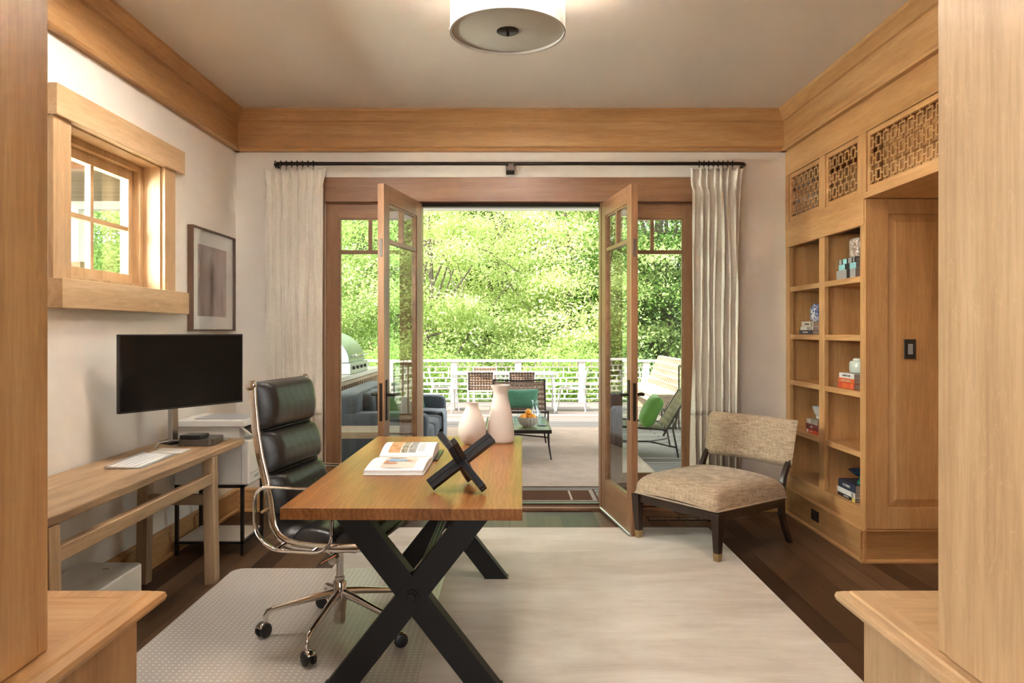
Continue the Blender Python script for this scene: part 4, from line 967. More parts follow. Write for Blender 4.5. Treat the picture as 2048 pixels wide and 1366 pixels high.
z = stack(4.625, 1.70, [('thick grey book at the bottom of the top shelf stack', .20, .26, .060, 'grey', 0, 0, None, 'white', [(.28, .45, 'black')]),
                        ('aqua book in the middle of the top shelf stack', .19, .235, .036, 'aqua', -.01, 0.004, None, 'white', [(.35, .62, 'black')]),
                        ('black book with grey photo squares on its spine, on the aqua book', .19, .23, .034, 'black', -.005, 0.004, None, 'white', [(.05, .12, 'grey'), (.2, .4, 'grey'), (.5, .72, 'aqua'), (.8, .95, 'grey')])], 'books stacked on the top shelf')
z = stack(5.245, 1.345, [('charcoal book at the bottom of the stack under the blue and white jar', .18, .23, .030, 'charcoal', .01, 0, 'BLUE HOUSE', 'white'),
                        ('thin white book in the middle of the stack under the blue and white jar', .17, .22, .025, 'white', .0, 0.003, None, 'white', [(.1, .14, 'black'), (.2, .45, 'grey')]),
                        ('cream book on top of the stack under the blue and white jar', .16, .205, .038, 'cream', -.005, 0.006, 'Ssummmt', 'charcoal', [(.05, .2, 'taupe')])], 'books stacked under the blue and white jar')
zj1 = z
z = stack(4.625, 1.005, [('orange red book at the bottom of the stack under the celadon jar', .19, .22, .034, 'red', .0, 0, None, 'orange', [(.05, .2, 'orange'), (.4, .7, 'orange')]),
                        ('orange red book in the middle of the stack under the celadon jar', .19, .22, .030, 'orange', .0, 0.002, 'RUSSIAN  SCHOOL', 'cream'),
                        ('white book with grey spine lettering directly under the celadon jar', .18, .205, .032, 'white', -.003, 0.003, 'POWER SCORE', 'charcoal')], 'books stacked under the celadon jar')
zj2 = z
z = stack(5.165, 0.645, [('bright red book at the bottom of the stack under the footed grey bowl', .18, .20, .024, 'red', -.01, 0, 'TRAIN', 'cream', [(.75, .9, 'white')]),
                        ('maroon book in the middle of the stack under the footed grey bowl', .18, .20, .040, 'maroon', -.012, 0.003, 'EPIC', 'cream'),
                        ('taupe book on top of the stack under the footed grey bowl', .17, .19, .034, 'taupe', -.014, 0.004, None, 'cream', [(.6, .95, 'cream')])], 'books stacked under the footed grey bowl')
zj3 = z
z = stack(4.625, 0.3055, [('thin black book with a yellow spine end, at the very bottom of the lowest stack', .19, .24, .024, 'black', .0, 0.004, 'CALIFORNIA', 'white', [(.0, .18, 'yellow')]),
                        ('white book in the middle of the lowest stack, beneath the navy book', .20, .245, .032, 'white', .0, 0.0, None, 'white', [(.05, .2, 'grey')]),
                        ('thick navy book on top of the lowest stack, under the footed blue dish', .20, .235, .050, 'navy', -.002, 0.004, 'A CHINA', 'white')], 'books stacked on the bottom shelf')
zj4 = z
# marbled box
mb_, nt, b = new_mat('brown_marble'); n = noise(nt, coords(nt, rot=(0.5, 0.3, 0)), 16, 4, 0.5, 2.5)
nt.links.new(ramp(nt, n, [(0.38, (0.22, 0.15, 0.11)), (0.5, (0.40, 0.31, 0.25)), (0.55, (0.75, 0.70, 0.64)), (0.6, (0.36, 0.27, 0.22))]), b.inputs['Base Color']); b.inputs['Roughness'].default_value = 0.3
o = MB().sell((0, 0, 0.062), (0.052, 0.065, 0.062), 0.25, 0.4, 28, 18).build('marble_vase', mb_, loc=(X+0.07, 4.575, 1.70+0.131+0.0008)); tag(o, 'brown and white marbled stone vase on the top shelf stack', 'vase')
bw, nt, b = new_mat('blue_and_white_porcelain'); n = noise(nt, coords(nt), 75, 3, 0.6, 1.6)
nt.links.new(ramp(nt, n, [(0.46, (0.75, 0.77, 0.78)), (0.50, (0.03, 0.06, 0.22))]), b.inputs['Base Color']); b.inputs['Roughness'].default_value = 0.15
o = MB().lathe([(0.001, 0), (0.034, 0), (0.044, 0.012), (0.047, 0.03), (0.047, 0.085), (0.042, 0.104), (0.030, 0.112), (0.030, 0.122), (0.033, 0.124), (0.028, 0.126), (0.001, 0.124)], 32).build('porcelain_jar', bw, loc=(X+0.07, 5.225, zj1+0.001)); tag(o, 'small blue and white porcelain jar on a stack of books', 'jar')
cel = plain('celadon_glaze', (0.50, 0.55, 0.49), 0.2, var=0.03)
t = thing('celadon_jar', 'squat pale celadon lidded jar on orange books', 'jar', (X+0.08, 4.57, zj2+0.001))
MB().lathe([(0.001, 0), (0.062, 0), (0.074, 0.008), (0.078, 0.03), (0.077, 0.066), (0.070, 0.078), (0.001, 0.079)], 36).build('body', cel, t)
MB().lathe([(0.055, 0.079), (0.058, 0.086), (0.050, 0.095), (0.001, 0.098)], 36).build('lid', cel, t)
gb = plain('pale_grey_glaze', (0.55, 0.54, 0.50), 0.25, var=0.04)
o = MB().lathe([(0.001, 0), (0.028, 0), (0.031, 0.006), (0.028, 0.020), (0.034, 0.030), (0.040, 0.036), (0.044, 0.052), (0.051, 0.072), (0.054, 0.090), (0.050, 0.090), (0.040, 0.05), (0.001, 0.035)], 36).build('footed_bowl', gb, loc=(X+0.075, 5.18, zj3+0.001)); tag(o, 'pale grey footed bowl with ribbed sides on a stack of books', 'bowl')
t = thing('footed_dish', 'deep blue wide dish on a green foot above the lowest books', 'dish', (X+0.08, 4.56, zj4+0.001))
MB().lathe([(0.001, 0), (0.036, 0), (0.036, 0.012), (0.024, 0.022), (0.026, 0.04), (0.001, 0.045)], 36).build('foot', plain('green_glaze', (0.03, 0.20, 0.12), 0.15), t)
MB().lathe([(0.001, 0.042), (0.028, 0.042), (0.055, 0.056), (0.085, 0.078), (0.089, 0.083), (0.083, 0.082), (0.05, 0.064), (0.001, 0.055)], 44).build('dish', plain('deep_blue_glaze', (0.015, 0.05, 0.10), 0.12), t)

# ================================================================== the terrace
DZ = -0.06
struct(MB().box((-9.0, 5.72, DZ-0.2), (4.2, 14.9, DZ)), 'deck', M['deck'], smooth=False)
struct(MB().box((-6.0, 5.72, 3.12), (3.4, 9.95, 3.25)), 'porch_ceiling', M['porchceil'], smooth=False)
struct(MB().box((-6.0, 9.80, 3.012), (3.4, 9.97, 3.28)), 'porch_beam', M['white'], bev=0.004)
struct(MB().box((-6.0, 5.4, 3.25), (3.6, 10.2, 3.36)), 'porch_roof', M['frameX'], smooth=False)
struct(MB().box((-3.72, 1.2, 2.62), (XL-0.22, 5.72, 2.74)), 'eave', M['porchceil'], smooth=False)
m = MB()
for y in (1.6, 2.6, 3.5, 4.3, 5.1): m.box((-3.70, y-0.04, 2.50), (XL-0.22, y+0.04, 2.62))
struct(m, 'eave_rafter', M['frameX'], smooth=False)
for x, y, nm in ((2.72, 9.88, 'honey brown cedar porch post at the outer corner, on the bench side'), (-2.95, 9.88, 'honey brown cedar porch post at the outer corner, on the grill side'), ):
    o = MB().box((x-0.10, y-0.10, DZ), (x+0.10, y+0.10, 3.012)).build('porch_post', M['frameZ'], bev=0.006); tag(o, nm, 'post')
t = thing('porch_post', 'white column outside the small side window', 'post', (-5.90, 9.88, 0))
MB().box((-0.10, -0.10, DZ), (0.10, 0.10, 3.012)).build('shaft', M['white'], t, bev=0.006)
MB().box((-0.155, -0.155, 2.02), (0.155, 0.155, 2.30)).build('capital', M['frameX'], t, bev=0.004)

o = MB().box((-1.55, 6.66, DZ+0.0005), (1.465, 10.72, DZ+0.010)).build('outdoor_rug', M['sisal'], bev=0.003); tag(o, 'tan woven outdoor rug on the covered deck', 'rug')
t = thing('doormat', 'brown coir doormat with a dark border outside the open doors', 'doormat', (0.15, 6.27, DZ))
MB().box((-0.62, -0.24, 0.0005), (0.60, 0.25, 0.014)).build('pile', M['coir'], t, bev=0.003)
MB().frame('Z', -0.60, 0.58, -0.22, 0.23, 0.0135, 0.0155, 0.035).build('border', M['strap'], t)
MB().box((0.36, -0.17, 0.0135), (0.378, 0.18, 0.0155)).build('stripe', M['sisal'], t)

# ---------------- lattice railings
def lattice_rail(label, p0, p1, h=0.83, posts=6, name='railing', seed=1, mat='rail', tilt=0.0, z0=DZ, zb=0.0):
    """p0,p1 ground points; built in local x along the run, y thickness"""
    dx, dy = p1[0]-p0[0], p1[1]-p0[1]; L = math.hypot(dx, dy)
    t = thing(name, label, 'railing', (p0[0], p0[1], z0), math.atan2(dy, dx)); rnd = random.Random(seed)
    for k in range(posts):
        x = L*k/(posts-1); MB().box((x-0.065, -0.065, 0), (x+0.065, 0.065, h-0.02)).build('post', M[mat], t, bev=0.004)
    MB().box((-0.08, -0.09, h-0.02), (L+0.08, 0.09, h+0.025)).build('top_rail', M[mat], t, bev=0.004)
    m = MB(); zs = [0.07, 0.17, 0.27, 0.37, 0.49, 0.60, 0.71]
    for z in zs:
        th = 0.055 if abs(z-0.37) < 0.01 else 0.024
        m.box((0, -0.02, z-th/2), (L, 0.02, z+th/2))
    zz = zs+[h-0.02]
    for i in range(len(zz)-1):
        x = 0.05+rnd.random()*0.2; k = i % 2
        while x < L-0.05:
            m.box((x-0.012, -0.016, zz[i]), (x+0.012, 0.016, zz[i+1])); x += (0.10, 0.26)[k % 2]+0.02*rnd.random(); k += 1
    m.build('lattice', M[mat], t, smooth=False)
    return t
lattice_rail('long pale lattice railing across the far end of the deck', (-8.8, 14.6), (4.0, 14.6), posts=11, seed=2)
lattice_rail('pale lattice railing along the side of the deck behind the bench', (4.0, 14.5), (4.0, 6.2), posts=8, seed=3)

# ---------------- slatted bench with a leaning lattice back
t = thing('garden_bench', 'long cedar bench with a leaning lattice back at the deck edge', 'bench', (0, 0, DZ))
bx0, bx1, by0, by1 = 2.22, 2.66, 11.2, 13.9
MB().box((bx0, by0, 0.40), (bx1, by1, 0.45)).build('seat', M['cedarY'], t, bev=0.006)
for y in (by0+0.15, (by0+by1)/2, by1-0.15):
    MB().prism([(bx0+0.05, 0.40), (bx1, 0.40), (bx1-0.02, 0.0), (bx0+0.20, 0.0), (bx0+0.15, 0.22)], 'Y', y-0.05, y+0.05).build('leg', M['cedarZ'], t, bev=0.004)
MB().box((bx0+0.02, by0+0.01, 0.30), (bx0+0.05, by1-0.01, 0.40)).box((bx0+0.02, by0, 0.24), (bx1, by0+0.03, 0.40)).build('apron', M['cedarY'], t)
m = MB(); lean = 0.22
def bp(y, h): return (bx1-0.02+lean*h/0.5, y, 0.45+h)
for k in range(6): m.beam(bp(by0, k*0.10), bp(by1, k*0.10), 0.05, 0.022, up=(0, 0, 1))
n_ = 19
for k in range(n_+1):
    y = by0+(by1-by0)*k/n_; m.beam(bp(y, 0), bp(y, 0.5), 0.022, 0.05, up=(1, 0, 0.3))
m.build('lattice_back', M['cedarY'], t, smooth=False)

# ---------------- woven strap chairs
def straps(m, f, nu, nv, w=0.84, th=0.004):
    """f(u,v)->point on the surface; woven straps in both directions with gaps"""
    for i in range(nu):
        a, b = (i+0.5-w/2)/nu, (i+0.5+w/2)/nu
        m.grid(lambda u, v: tuple(Vector(f(a+(b-a)*u, v))+Vector((0, 0, 0))), 1, 12)
    for j in range(nv):
        a, b = (j+0.5-w/2)/nv, (j+0.5+w/2)/nv
        m.grid(lambda u, v: f(u, a+(b-a)*v), 12, 1)
def lounge(label, loc, rz, mat='strap', grp=None):
    """faces local +x"""
    t = thing('lounge_chair', label, 'chair', loc, rz, grp); hw = 0.37
    def seat(u, v): return (-0.30+0.72*u, (v-0.5)*2*hw, 0.31+0.05*u-0.03*math.sin(PI*u)*(1-(2*v-1)**2*0.5))
    def back(u, v): return (-0.30-0.24*v - 0.03*(1-(2*u-1)**2), (u-0.5)*2*hw, 0.30+0.40*v - 0.02*(1-(2*u-1)**2)*v)
    m = MB(); straps(m, seat, 9, 9); s = m.build('seat', M[mat], t); s.modifiers.new('thick', 'SOLIDIFY').thickness = 0.004
    m = MB(); straps(m, back, 11, 6); s = m.build('backrest', M[mat], t); s.modifiers.new('thick', 'SOLIDIFY').thickness = 0.004
    m = MB()
    for sy in (-1, 1):
        y = sy*hw
        m.tube([(0.43, y, 0.36), (-0.30, y, 0.31)], 0.012, 8).tube([(-0.27, y, 0.24), (-0.545, y, 0.715)], 0.012, 8)
    m.tube([(-0.545, -hw, 0.715), (-0.575, 0, 0.70), (-0.545, hw, 0.715)], 0.012, 8).tube([(0.42, -hw, 0.36), (0.42, hw, 0.36)], 0.012, 8).tube([(-0.28, -hw, 0.30), (-0.28, hw, 0.30)], 0.012, 8)
    m.build('frame', M['bronze'], t)
    for sy in (-1, 1):
        y = sy*hw
        MB().tube([(0.41, y, 0.36), (0.415, y, 0.0)], 0.011, 8).build('leg', M['bronze'], t)
        MB().tube([(-0.45, y, 0.53), (-0.60+0.22, y, 0.31), (-0.44, y, 0.0)], 0.011, 8).build('leg', M['bronze'], t)
    MB().tube([(0.413, -hw, 0.12), (0.1, 0, 0.12), (0.413, hw, 0.12)], 0.009, 8).tube([(0.1, 0, 0.12), (-0.15, 0, 0.12), (-0.42, -hw, 0.11)], 0.009, 8).tube([(-0.15, 0, 0.12), (-0.42, hw, 0.11)], 0.009, 8).build('stretcher', M['bronze'], t)
    return t
lounge('brown woven strap lounge chair facing the room, behind the coffee table', (0.13, 9.95, DZ+0.010), -PI/2)
lounge('olive woven lounge chair turned sideways beside the open door', (1.50, 8.63, DZ+0.001), PI*0.97, 'strapolive')
def pillow(label, c, rot, size, mat, cat='cushion'):
    m = MB(); a, b, h = size
    def f(u, v, s):
        x = 2*u-1; y = 2*v-1
        k = max(0, (1-x**4)*(1-y**4))**0.5
        pin = 1-0.07*(1-abs(x))*(abs(y)) - 0.07*(1-abs(y))*abs(x)
        return (a*x*pin, b*y*pin, s*h*k*(1+0.06*math.sin(5*x+3*y)))
    m.grid(lambda u, v: f(u, v, 1), 20, 20); m.grid(lambda u, v: f(u, v, -1), 20, 20)
    o = m.build('cushion', M[mat], loc=c, rot=rot, angle=80); return tag(o, label, cat)
pillow('sea green lumbar cushion on the woven chair behind the coffee table', (0.10, 10.10, 0.43), (math.radians(68), 0, 0), (0.30, 0.14, 0.065), 'teal')
pillow('bright green square cushion on the sideways woven lounge chair', (1.66, 8.58, 0.43), (0, math.radians(-62), math.radians(-4)), (0.20, 0.23, 0.09), 'green')

# ---------------- coffee table and things on it
t = thing('coffee_table', 'low bronze coffee table with an olive green top on the outdoor rug', 'table', (0.085, 8.62, DZ+0.010))
o_ = plain('olive_metal_top', (0.13, 0.135, 0.06), 0.4, var=0.1)
MB().box((-0.36, -0.60, 0.308), (0.36, 0.60, 0.326)).build('table_top', o_, t, bev=0.003)
MB().frame('Z', -0.375, 0.375, -0.615, 0.615, 0.290, 0.330, 0.015).build('rim', M['bronze'], t, bev=0.002)
for sx in (-1, 1):
    for sy in (-1, 1): MB().tube([(sx*0.34, sy*0.56, 0.30), (sx*0.345, sy*0.57, 0.16), (sx*0.37, sy*0.60, 0.0)], [0.014, 0.011, 0.009], 8).build('leg', M['bronze'], t)
for sy in (-1, 1): MB().tube([(-0.345, sy*0.57, 0.24), (0, sy*0.57, 0.275), (0.345, sy*0.57, 0.24)], 0.008, 8).build('brace', M['bronze'], t)
for sx in (-1, 1): MB().tube([(sx*0.345, -0.57, 0.22), (sx*0.345, -0.2, 0.28)], 0.008, 8).build('brace', M['bronze'], t)
TT = DZ+0.010+0.3265
bc_ = plain('speckled_shell_ceramic', (0.42, 0.36, 0.30), 0.45, var=0.25, scale=60)
o = MB().lathe([(0.001, 0.0), (0.05, 0.0), (0.06, 0.01), (0.095, 0.045), (0.112, 0.09), (0.114, 0.118), (0.106, 0.118), (0.09, 0.06), (0.001, 0.03)], 72, lobes=18, amp=0.07).build('fluted_bowl', bc_, loc=(0.205, 8.28, TT)); tag(o, 'fluted stone-coloured bowl holding oranges', 'bowl')
og = plain('orange_peel', (0.80, 0.33, 0.03), 0.45, var=0.1, scale=20, bstr=0.2, bscale=200)
for k, (x, y, z, lab) in enumerate(((-0.055, -0.03, 0.118, 'orange at the sofa side of the fluted bowl'), (0.052, -0.040, 0.120, 'orange nearest the room in the fluted bowl, beside the glasses'), (0.0, 0.055, 0.120, 'orange at the back of the fluted bowl'), (0.004, -0.005, 0.172, 'topmost orange in the fluted bowl'))):
    o = MB().lathe([(0.001, -0.037), (0.018, -0.0335), (0.033, -0.020), (0.040, 0.0), (0.033, 0.020), (0.018, 0.0335), (0.006, 0.036), (0.001, 0.034)], 24).build('orange', og, loc=(0.205+x, 8.28+y, TT+z), angle=80); tag(o, lab, 'fruit', 'oranges in the fluted bowl')
def glassy(nm, label, cat, loc, prof, extra=None, seg=28, lobes=0, amp=0):
    t = thing(nm, label, cat, loc); MB().lathe(prof, seg, lobes=lobes, amp=amp).build('body', M['glass2'], t, angle=60)
    return t
M['glass2'] = glass('drinking_glass', (0.88, 0.93, 0.94), 1.0, 1.75)
t = glassy('carafe', 'clear glass carafe with a flared lip on the coffee table', 'carafe', (0.30, 8.75, TT), [(0.001, 0.004), (0.05, 0.004), (0.066, 0.02), (0.068, 0.06), (0.055, 0.12), (0.032, 0.18), (0.028, 0.21), (0.036, 0.245), (0.042, 0.26), (0.039, 0.26), (0.024, 0.21), (0.028, 0.175), (0.05, 0.12), (0.063, 0.06), (0.06, 0.02), (0.001, 0.01)])
MB().tube([(0.0+0.075*math.cos(a), -0.02, 0.09+0.05*math.sin(a)) for a in [(-0.5+k*0.12)*PI for k in range(9)]], 0.006, 8).build('handle', M['glass2'], t)
for k, (x, y, lab) in enumerate(((0.06, 8.62, 'clear tumbler left of the carafe, nearest the tall vase'), (0.13, 8.78, 'clear tumbler just behind the bowl of oranges'), (0.205, 8.66, 'clear tumbler between the oranges and the carafe'))):
    glassy('tumbler', lab, 'glass', (x, y, TT), [(0.001, 0.003), (0.030, 0.003), (0.036, 0.01), (0.040, 0.095), (0.037, 0.095), (0.033, 0.014), (0.001, 0.010)], lobes=12, amp=0.03)
t = thing('tray', 'small dark round tray carrying a ribbed tumbler beside the oranges', 'tray', (0.375, 8.42, TT)); MB().lathe([(0.001, 0), (0.058, 0), (0.062, 0.006), (0.058, 0.008), (0.001, 0.004)], 32).build('dish', M['darkplastic'], t)
glassy('tumbler', 'ribbed clear tumbler standing on the small dark tray', 'glass', (0.375, 8.42, TT+0.006), [(0.001, 0.003), (0.030, 0.003), (0.036, 0.01), (0.042, 0.125), (0.039, 0.125), (0.033, 0.014), (0.001, 0.010)], lobes=16, amp=0.05)

# ---------------- sofa along the left
t = thing('outdoor_sofa', 'blue grey skirted outdoor sofa along the side of the covered deck', 'sofa', (0, 0, DZ+0.001))
sx0, sx1, ya, yb = -1.72, -0.80, 6.95, 9.05
MB().box((sx0, ya, 0.03), (sx1-0.02, yb, 0.28)).build('base', M['bluegrey'], t, bev=0.02)
m = MB(); n = 90
m.grid(lambda u, v: (sx1-0.012+0.014*math.sin(u*90)*(1-v), ya+(yb-ya)*u, 0.01+0.25*v), 180, 3)
m.build('skirt', M['bluegrey'], t).modifiers.new('thick', 'SOLIDIFY').thickness = 0.006
MB().sell((sx0+0.13, (ya+yb)/2, 0.53), (0.14, (yb-ya)/2, 0.30), 0.25, 0.2, 28, 16).build('backrest', M['bluegrey'], t, angle=70)
for y, nm in ((ya+0.10, 'near'), (yb-0.10, 'far')):
    MB().sell(((sx0+sx1)/2, y, 0.40), ((sx1-sx0)/2+0.01, 0.115, 0.245), 0.25, 0.22, 28, 16).build('armrest', M['bluegrey'], t, angle=70)
for k in range(3):
    y0 = ya+0.22+k*(yb-ya-0.44)/3; y1 = y0+(yb-ya-0.44)/3
    MB().sell((-1.16, (y0+y1)/2, 0.37), (0.37, (y1-y0)/2-0.004, 0.095), 0.3, 0.22, 26, 14).build('seat_cushion', M['bluegrey'], t, angle=70)
    MB().sell((-1.43, (y0+y1)/2, 0.62), (0.11, (y1-y0)/2-0.004, 0.19), 0.4, 0.3, 26, 14, rot=Euler((0, math.radians(-12), 0))).build('back_cushion', M['bluegrey'], t, angle=70)
m = MB().grid(lambda u, v: (-1.10+0.44*u if u < 0.72 else -0.783+0.012*math.sin(v*28), 8.42+0.34*v+0.03*math.sin(u*9), (0.478+0.012*math.sin(v*30+u*3) if u < 0.72 else 0.478-(u-0.72)/0.28*0.34)), 30, 40)
o = m.build('throw_blanket', M['throw'], angle=80); o.modifiers.new('thick', 'SOLIDIFY').thickness = 0.012; o.location.z = DZ+0.006; tag(o, 'pale grey throw draped over the far seat of the outdoor sofa', 'blanket')
pillow('charcoal cushion leaning on the near arm of the outdoor sofa', (-1.20, 7.32, 0.55), (math.radians(62), 0, math.radians(12)), (0.22, 0.19, 0.08), 'charcoal')
pillow('pale grey cushion beside the charcoal one on the outdoor sofa', (-1.33, 7.75, 0.57), (math.radians(60), math.radians(10), math.radians(50)), (0.21, 0.19, 0.08), 'throw')
pillow('sea green cushion against the far arm of the outdoor sofa', (-1.22, 8.74, 0.58), (math.radians(108), 0, math.radians(-14)), (0.20, 0.18, 0.07), 'teal')
t = thing('low_bench', 'low pale topped outdoor side table in front of the near sofa arm', 'table', (0, 0, DZ))
MB().box((-2.35, 6.28, 0.50), (-0.95, 6.72, 0.555)).build('table_top', M['cedarX'], t, bev=0.004)
for x in (-2.30, -1.00):
    for y in (6.33, 6.67): MB().box((x-0.04, y-0.04, 0), (x+0.04, y+0.04, 0.50)).build('leg', M['cedarZ'], t)
MB().box((-2.28, 6.33, 0.12), (-1.02, 6.67, 0.15)).build('shelf', M['cedarX'], t)

# ---------------- grill counter
t = thing('grill_counter', 'stone-topped outdoor grill counter with a lattice front', 'counter', (0, 0, DZ))
MB().box((-2.75, 7.5, 0.88), (-1.80, 10.3, 0.93)).build('worktop', M['stone'], t, bev=0.004)
MB().box((-2.70, 7.55, 0.0), (-1.90, 10.25, 0.88)).build('body', M['cedarZ'], t)
m = MB()
for z in (0.06, 0.34, 0.60, 0.84): m.box((-1.90, 7.55, z-0.02), (-1.85, 10.25, z+0.02))
for k in range(25): y = 7.58+k*0.11; m.box((-1.895, y-0.012, 0.05), (-1.86, y+0.012, 0.85))
m.build('lattice_front', M['cedarY'], t, smooth=False)
t = thing('grill', 'stainless steel gas grill with a rounded hood on the outdoor counter', 'grill', (0, 0, DZ+0.93))
MB().box((-2.72, 8.35, 0.0), (-1.83, 9.35, 0.13)).build('firebox', M['steel'], t, bev=0.005)
hp = [(-2.70, 0.13), (-1.86, 0.13), (-1.86, 0.17)] + [(-2.36+0.50*math.cos(a), 0.15+0.36*math.sin(a)) for a in [math.radians(5+k*9) for k in range(11)]] + [(-2.70, 0.49)]
MB().prism(hp, 'Y', 8.40, 9.30).build('hood', M['steel'], t, bev=0.006, angle=30)
MB().tube([(-1.80, 8.5, 0.22), (-1.80, 9.2, 0.22)], 0.012, 8).tube([(-1.86, 8.5, 0.2), (-1.80, 8.5, 0.22)], 0.008, 8).tube([(-1.86, 9.2, 0.2), (-1.80, 9.2, 0.22)], 0.008, 8).build('handle', M['chrome'], t)
for k in range(4): MB().lathe([(0.001, 0), (0.022, 0), (0.020, 0.02), (0.001, 0.02)], 16, (-1.83, 8.5+k*0.22, 0.07), 'X').build('knob', M['darkplastic'], t)

# ---------------- dining set
t = thing('dining_table', 'long white metal dining table at the far side of the deck', 'table', (-0.12, 13.05, DZ))
wm = plain('pale_painted_metal', (0.62, 0.62, 0.60), 0.4, var=0.03)
MB().box((-0.92, -0.36, 0.665), (0.92, 0.36, 0.69)).build('table_top', wm, t, bev=0.003)
for sx in (-1, 1):
    for sy in (-1, 1): MB().tube([(sx*0.88, sy*0.32, 0.665), (sx*0.905, sy*0.33, 0.35), (sx*0.90, sy*0.34, 0.0)], 0.014, 8).build('leg', wm, t)
MB().tube([(-0.88, -0.32, 0.62), (0.88, -0.32, 0.62)], 0.008, 6).tube([(-0.88, 0.32, 0.62), (0.88, 0.32, 0.62)], 0.008, 6).build('apron_rod', wm, t)
def dining_chair(label, loc, rz, grp):
    t = thing('dining_chair', label, 'chair', loc, rz, grp); hw = 0.22
    m = MB(); straps(m, lambda u, v: (-0.20-0.07*v, (u-0.5)*2*hw, 0.42+0.31*v), 9, 7, 0.74); m.build('backrest', M['strap'], t).modifiers.new('thick', 'SOLIDIFY').thickness = 0.004
    m = MB(); straps(m, lambda u, v: (-0.20+0.42*u, (v-0.5)*2*hw, 0.40-0.01*math.sin(PI*u)), 8, 8, 0.74); m.build('seat', M['strap'], t).modifiers.new('thick', 'SOLIDIFY').thickness = 0.004
    m = MB(); m.tube([(-0.20, -hw, 0.41), (-0.27, -hw, 0.74), (-0.285, 0, 0.735), (-0.27, hw, 0.74), (-0.20, hw, 0.41)], 0.010, 8).tube([(-0.20, -hw, 0.40), (0.22, -hw, 0.40), (0.22, hw, 0.40), (-0.20, hw, 0.40)], 0.010, 8, closed=True)
    m.build('frame', wm, t)
    for sx, x in ((-1, -0.20), (1, 0.22)):
        for sy in (-1, 1): MB().tube([(x, sy*hw, 0.41), (x+sx*0.05, sy*(hw+0.01), 0.0)], 0.010, 8).build('leg', wm, t)
    return t
g = 'woven dining chairs around the white table'
dc = dining_chair('woven dining chair with its back to the room, directly above the round vase', (-0.50, 12.62, DZ), PI/2, g)
dup(dc, (0.205, 12.62, DZ), PI/2, 'woven dining chair with its back to the room, directly behind the lounge chair')
dup(dc, (-1.20, 13.15, DZ), 0.12, 'woven dining chair at the sofa end of the white table')
dup(dc, (1.12, 13.10, DZ), PI-0.15, 'sunlit woven dining chair at the bench end of the white table')
dup(dc, (-0.45, 13.62, DZ), -PI/2+0.1, 'woven dining chair on the railing side of the white table')

# ---------------- lanterns
def lantern(label, loc, w, h):
    t = thing('lantern', label, 'lantern', loc)
    m = MB()
    for sx in (-1, 1):
        for sy in (-1, 1): m.box((sx*w/2-0.009, sy*w/2-0.009, 0), (sx*w/2+0.009, sy*w/2+0.009, h))
    m.frame('Z', -w/2-0.012, w/2+0.012, -w/2-0.012, w/2+0.012, 0, 0.025, 0.03).frame('Z', -w/2-0.012, w/2+0.012, -w/2-0.012, w/2+0.012, h-0.02, h, 0.03)
    m.build('frame', M['bronze'], t)
    MB().box((-w/2, -w/2, 0.0), (w/2, w/2, 0.012)).build('base', M['bronze'], t); MB().box((-w/2, -w/2, h), (w/2, w/2, h+0.010)).build('roof', M['bronze'], t)
    MB().tube([(0.04*math.cos(a), 0, h+0.01+0.10*math.sin(a)) for a in [PI*k/8 for k in range(9)]], 0.006, 6).build('handle', M['bronze'], t)
    for sx, sy, ax in ((0, 1, 'Y'), (0, -1, 'Y'), (1, 0, 'X'), (-1, 0, 'X')):
        lo = (-w/2+0.009, sy*w/2-0.001, 0.02) if ax == 'Y' else (sx*w/2-0.001, -w/2+0.009, 0.02); hi = (w/2-0.009, sy*w/2+0.001, h-0.02) if ax == 'Y' else (sx*w/2+0.001, w/2-0.009, h-0.02)
        MB().box(lo, hi).build('pane', M['glass'], t, smooth=False)
    MB().lathe([(0.001, 0.012), (w*0.27, 0.012), (w*0.27, h*0.42), (0.001, h*0.42-0.01)], 24).build('candle', M['white'], t)
    return t
lantern('small bronze lantern with a white candle on the deck by the bench', (2.34, 10.72, DZ), 0.17, 0.27)
lantern('tall bronze lantern with glass sides beside the smaller lantern', (2.62, 10.60, DZ), 0.26, 0.92)

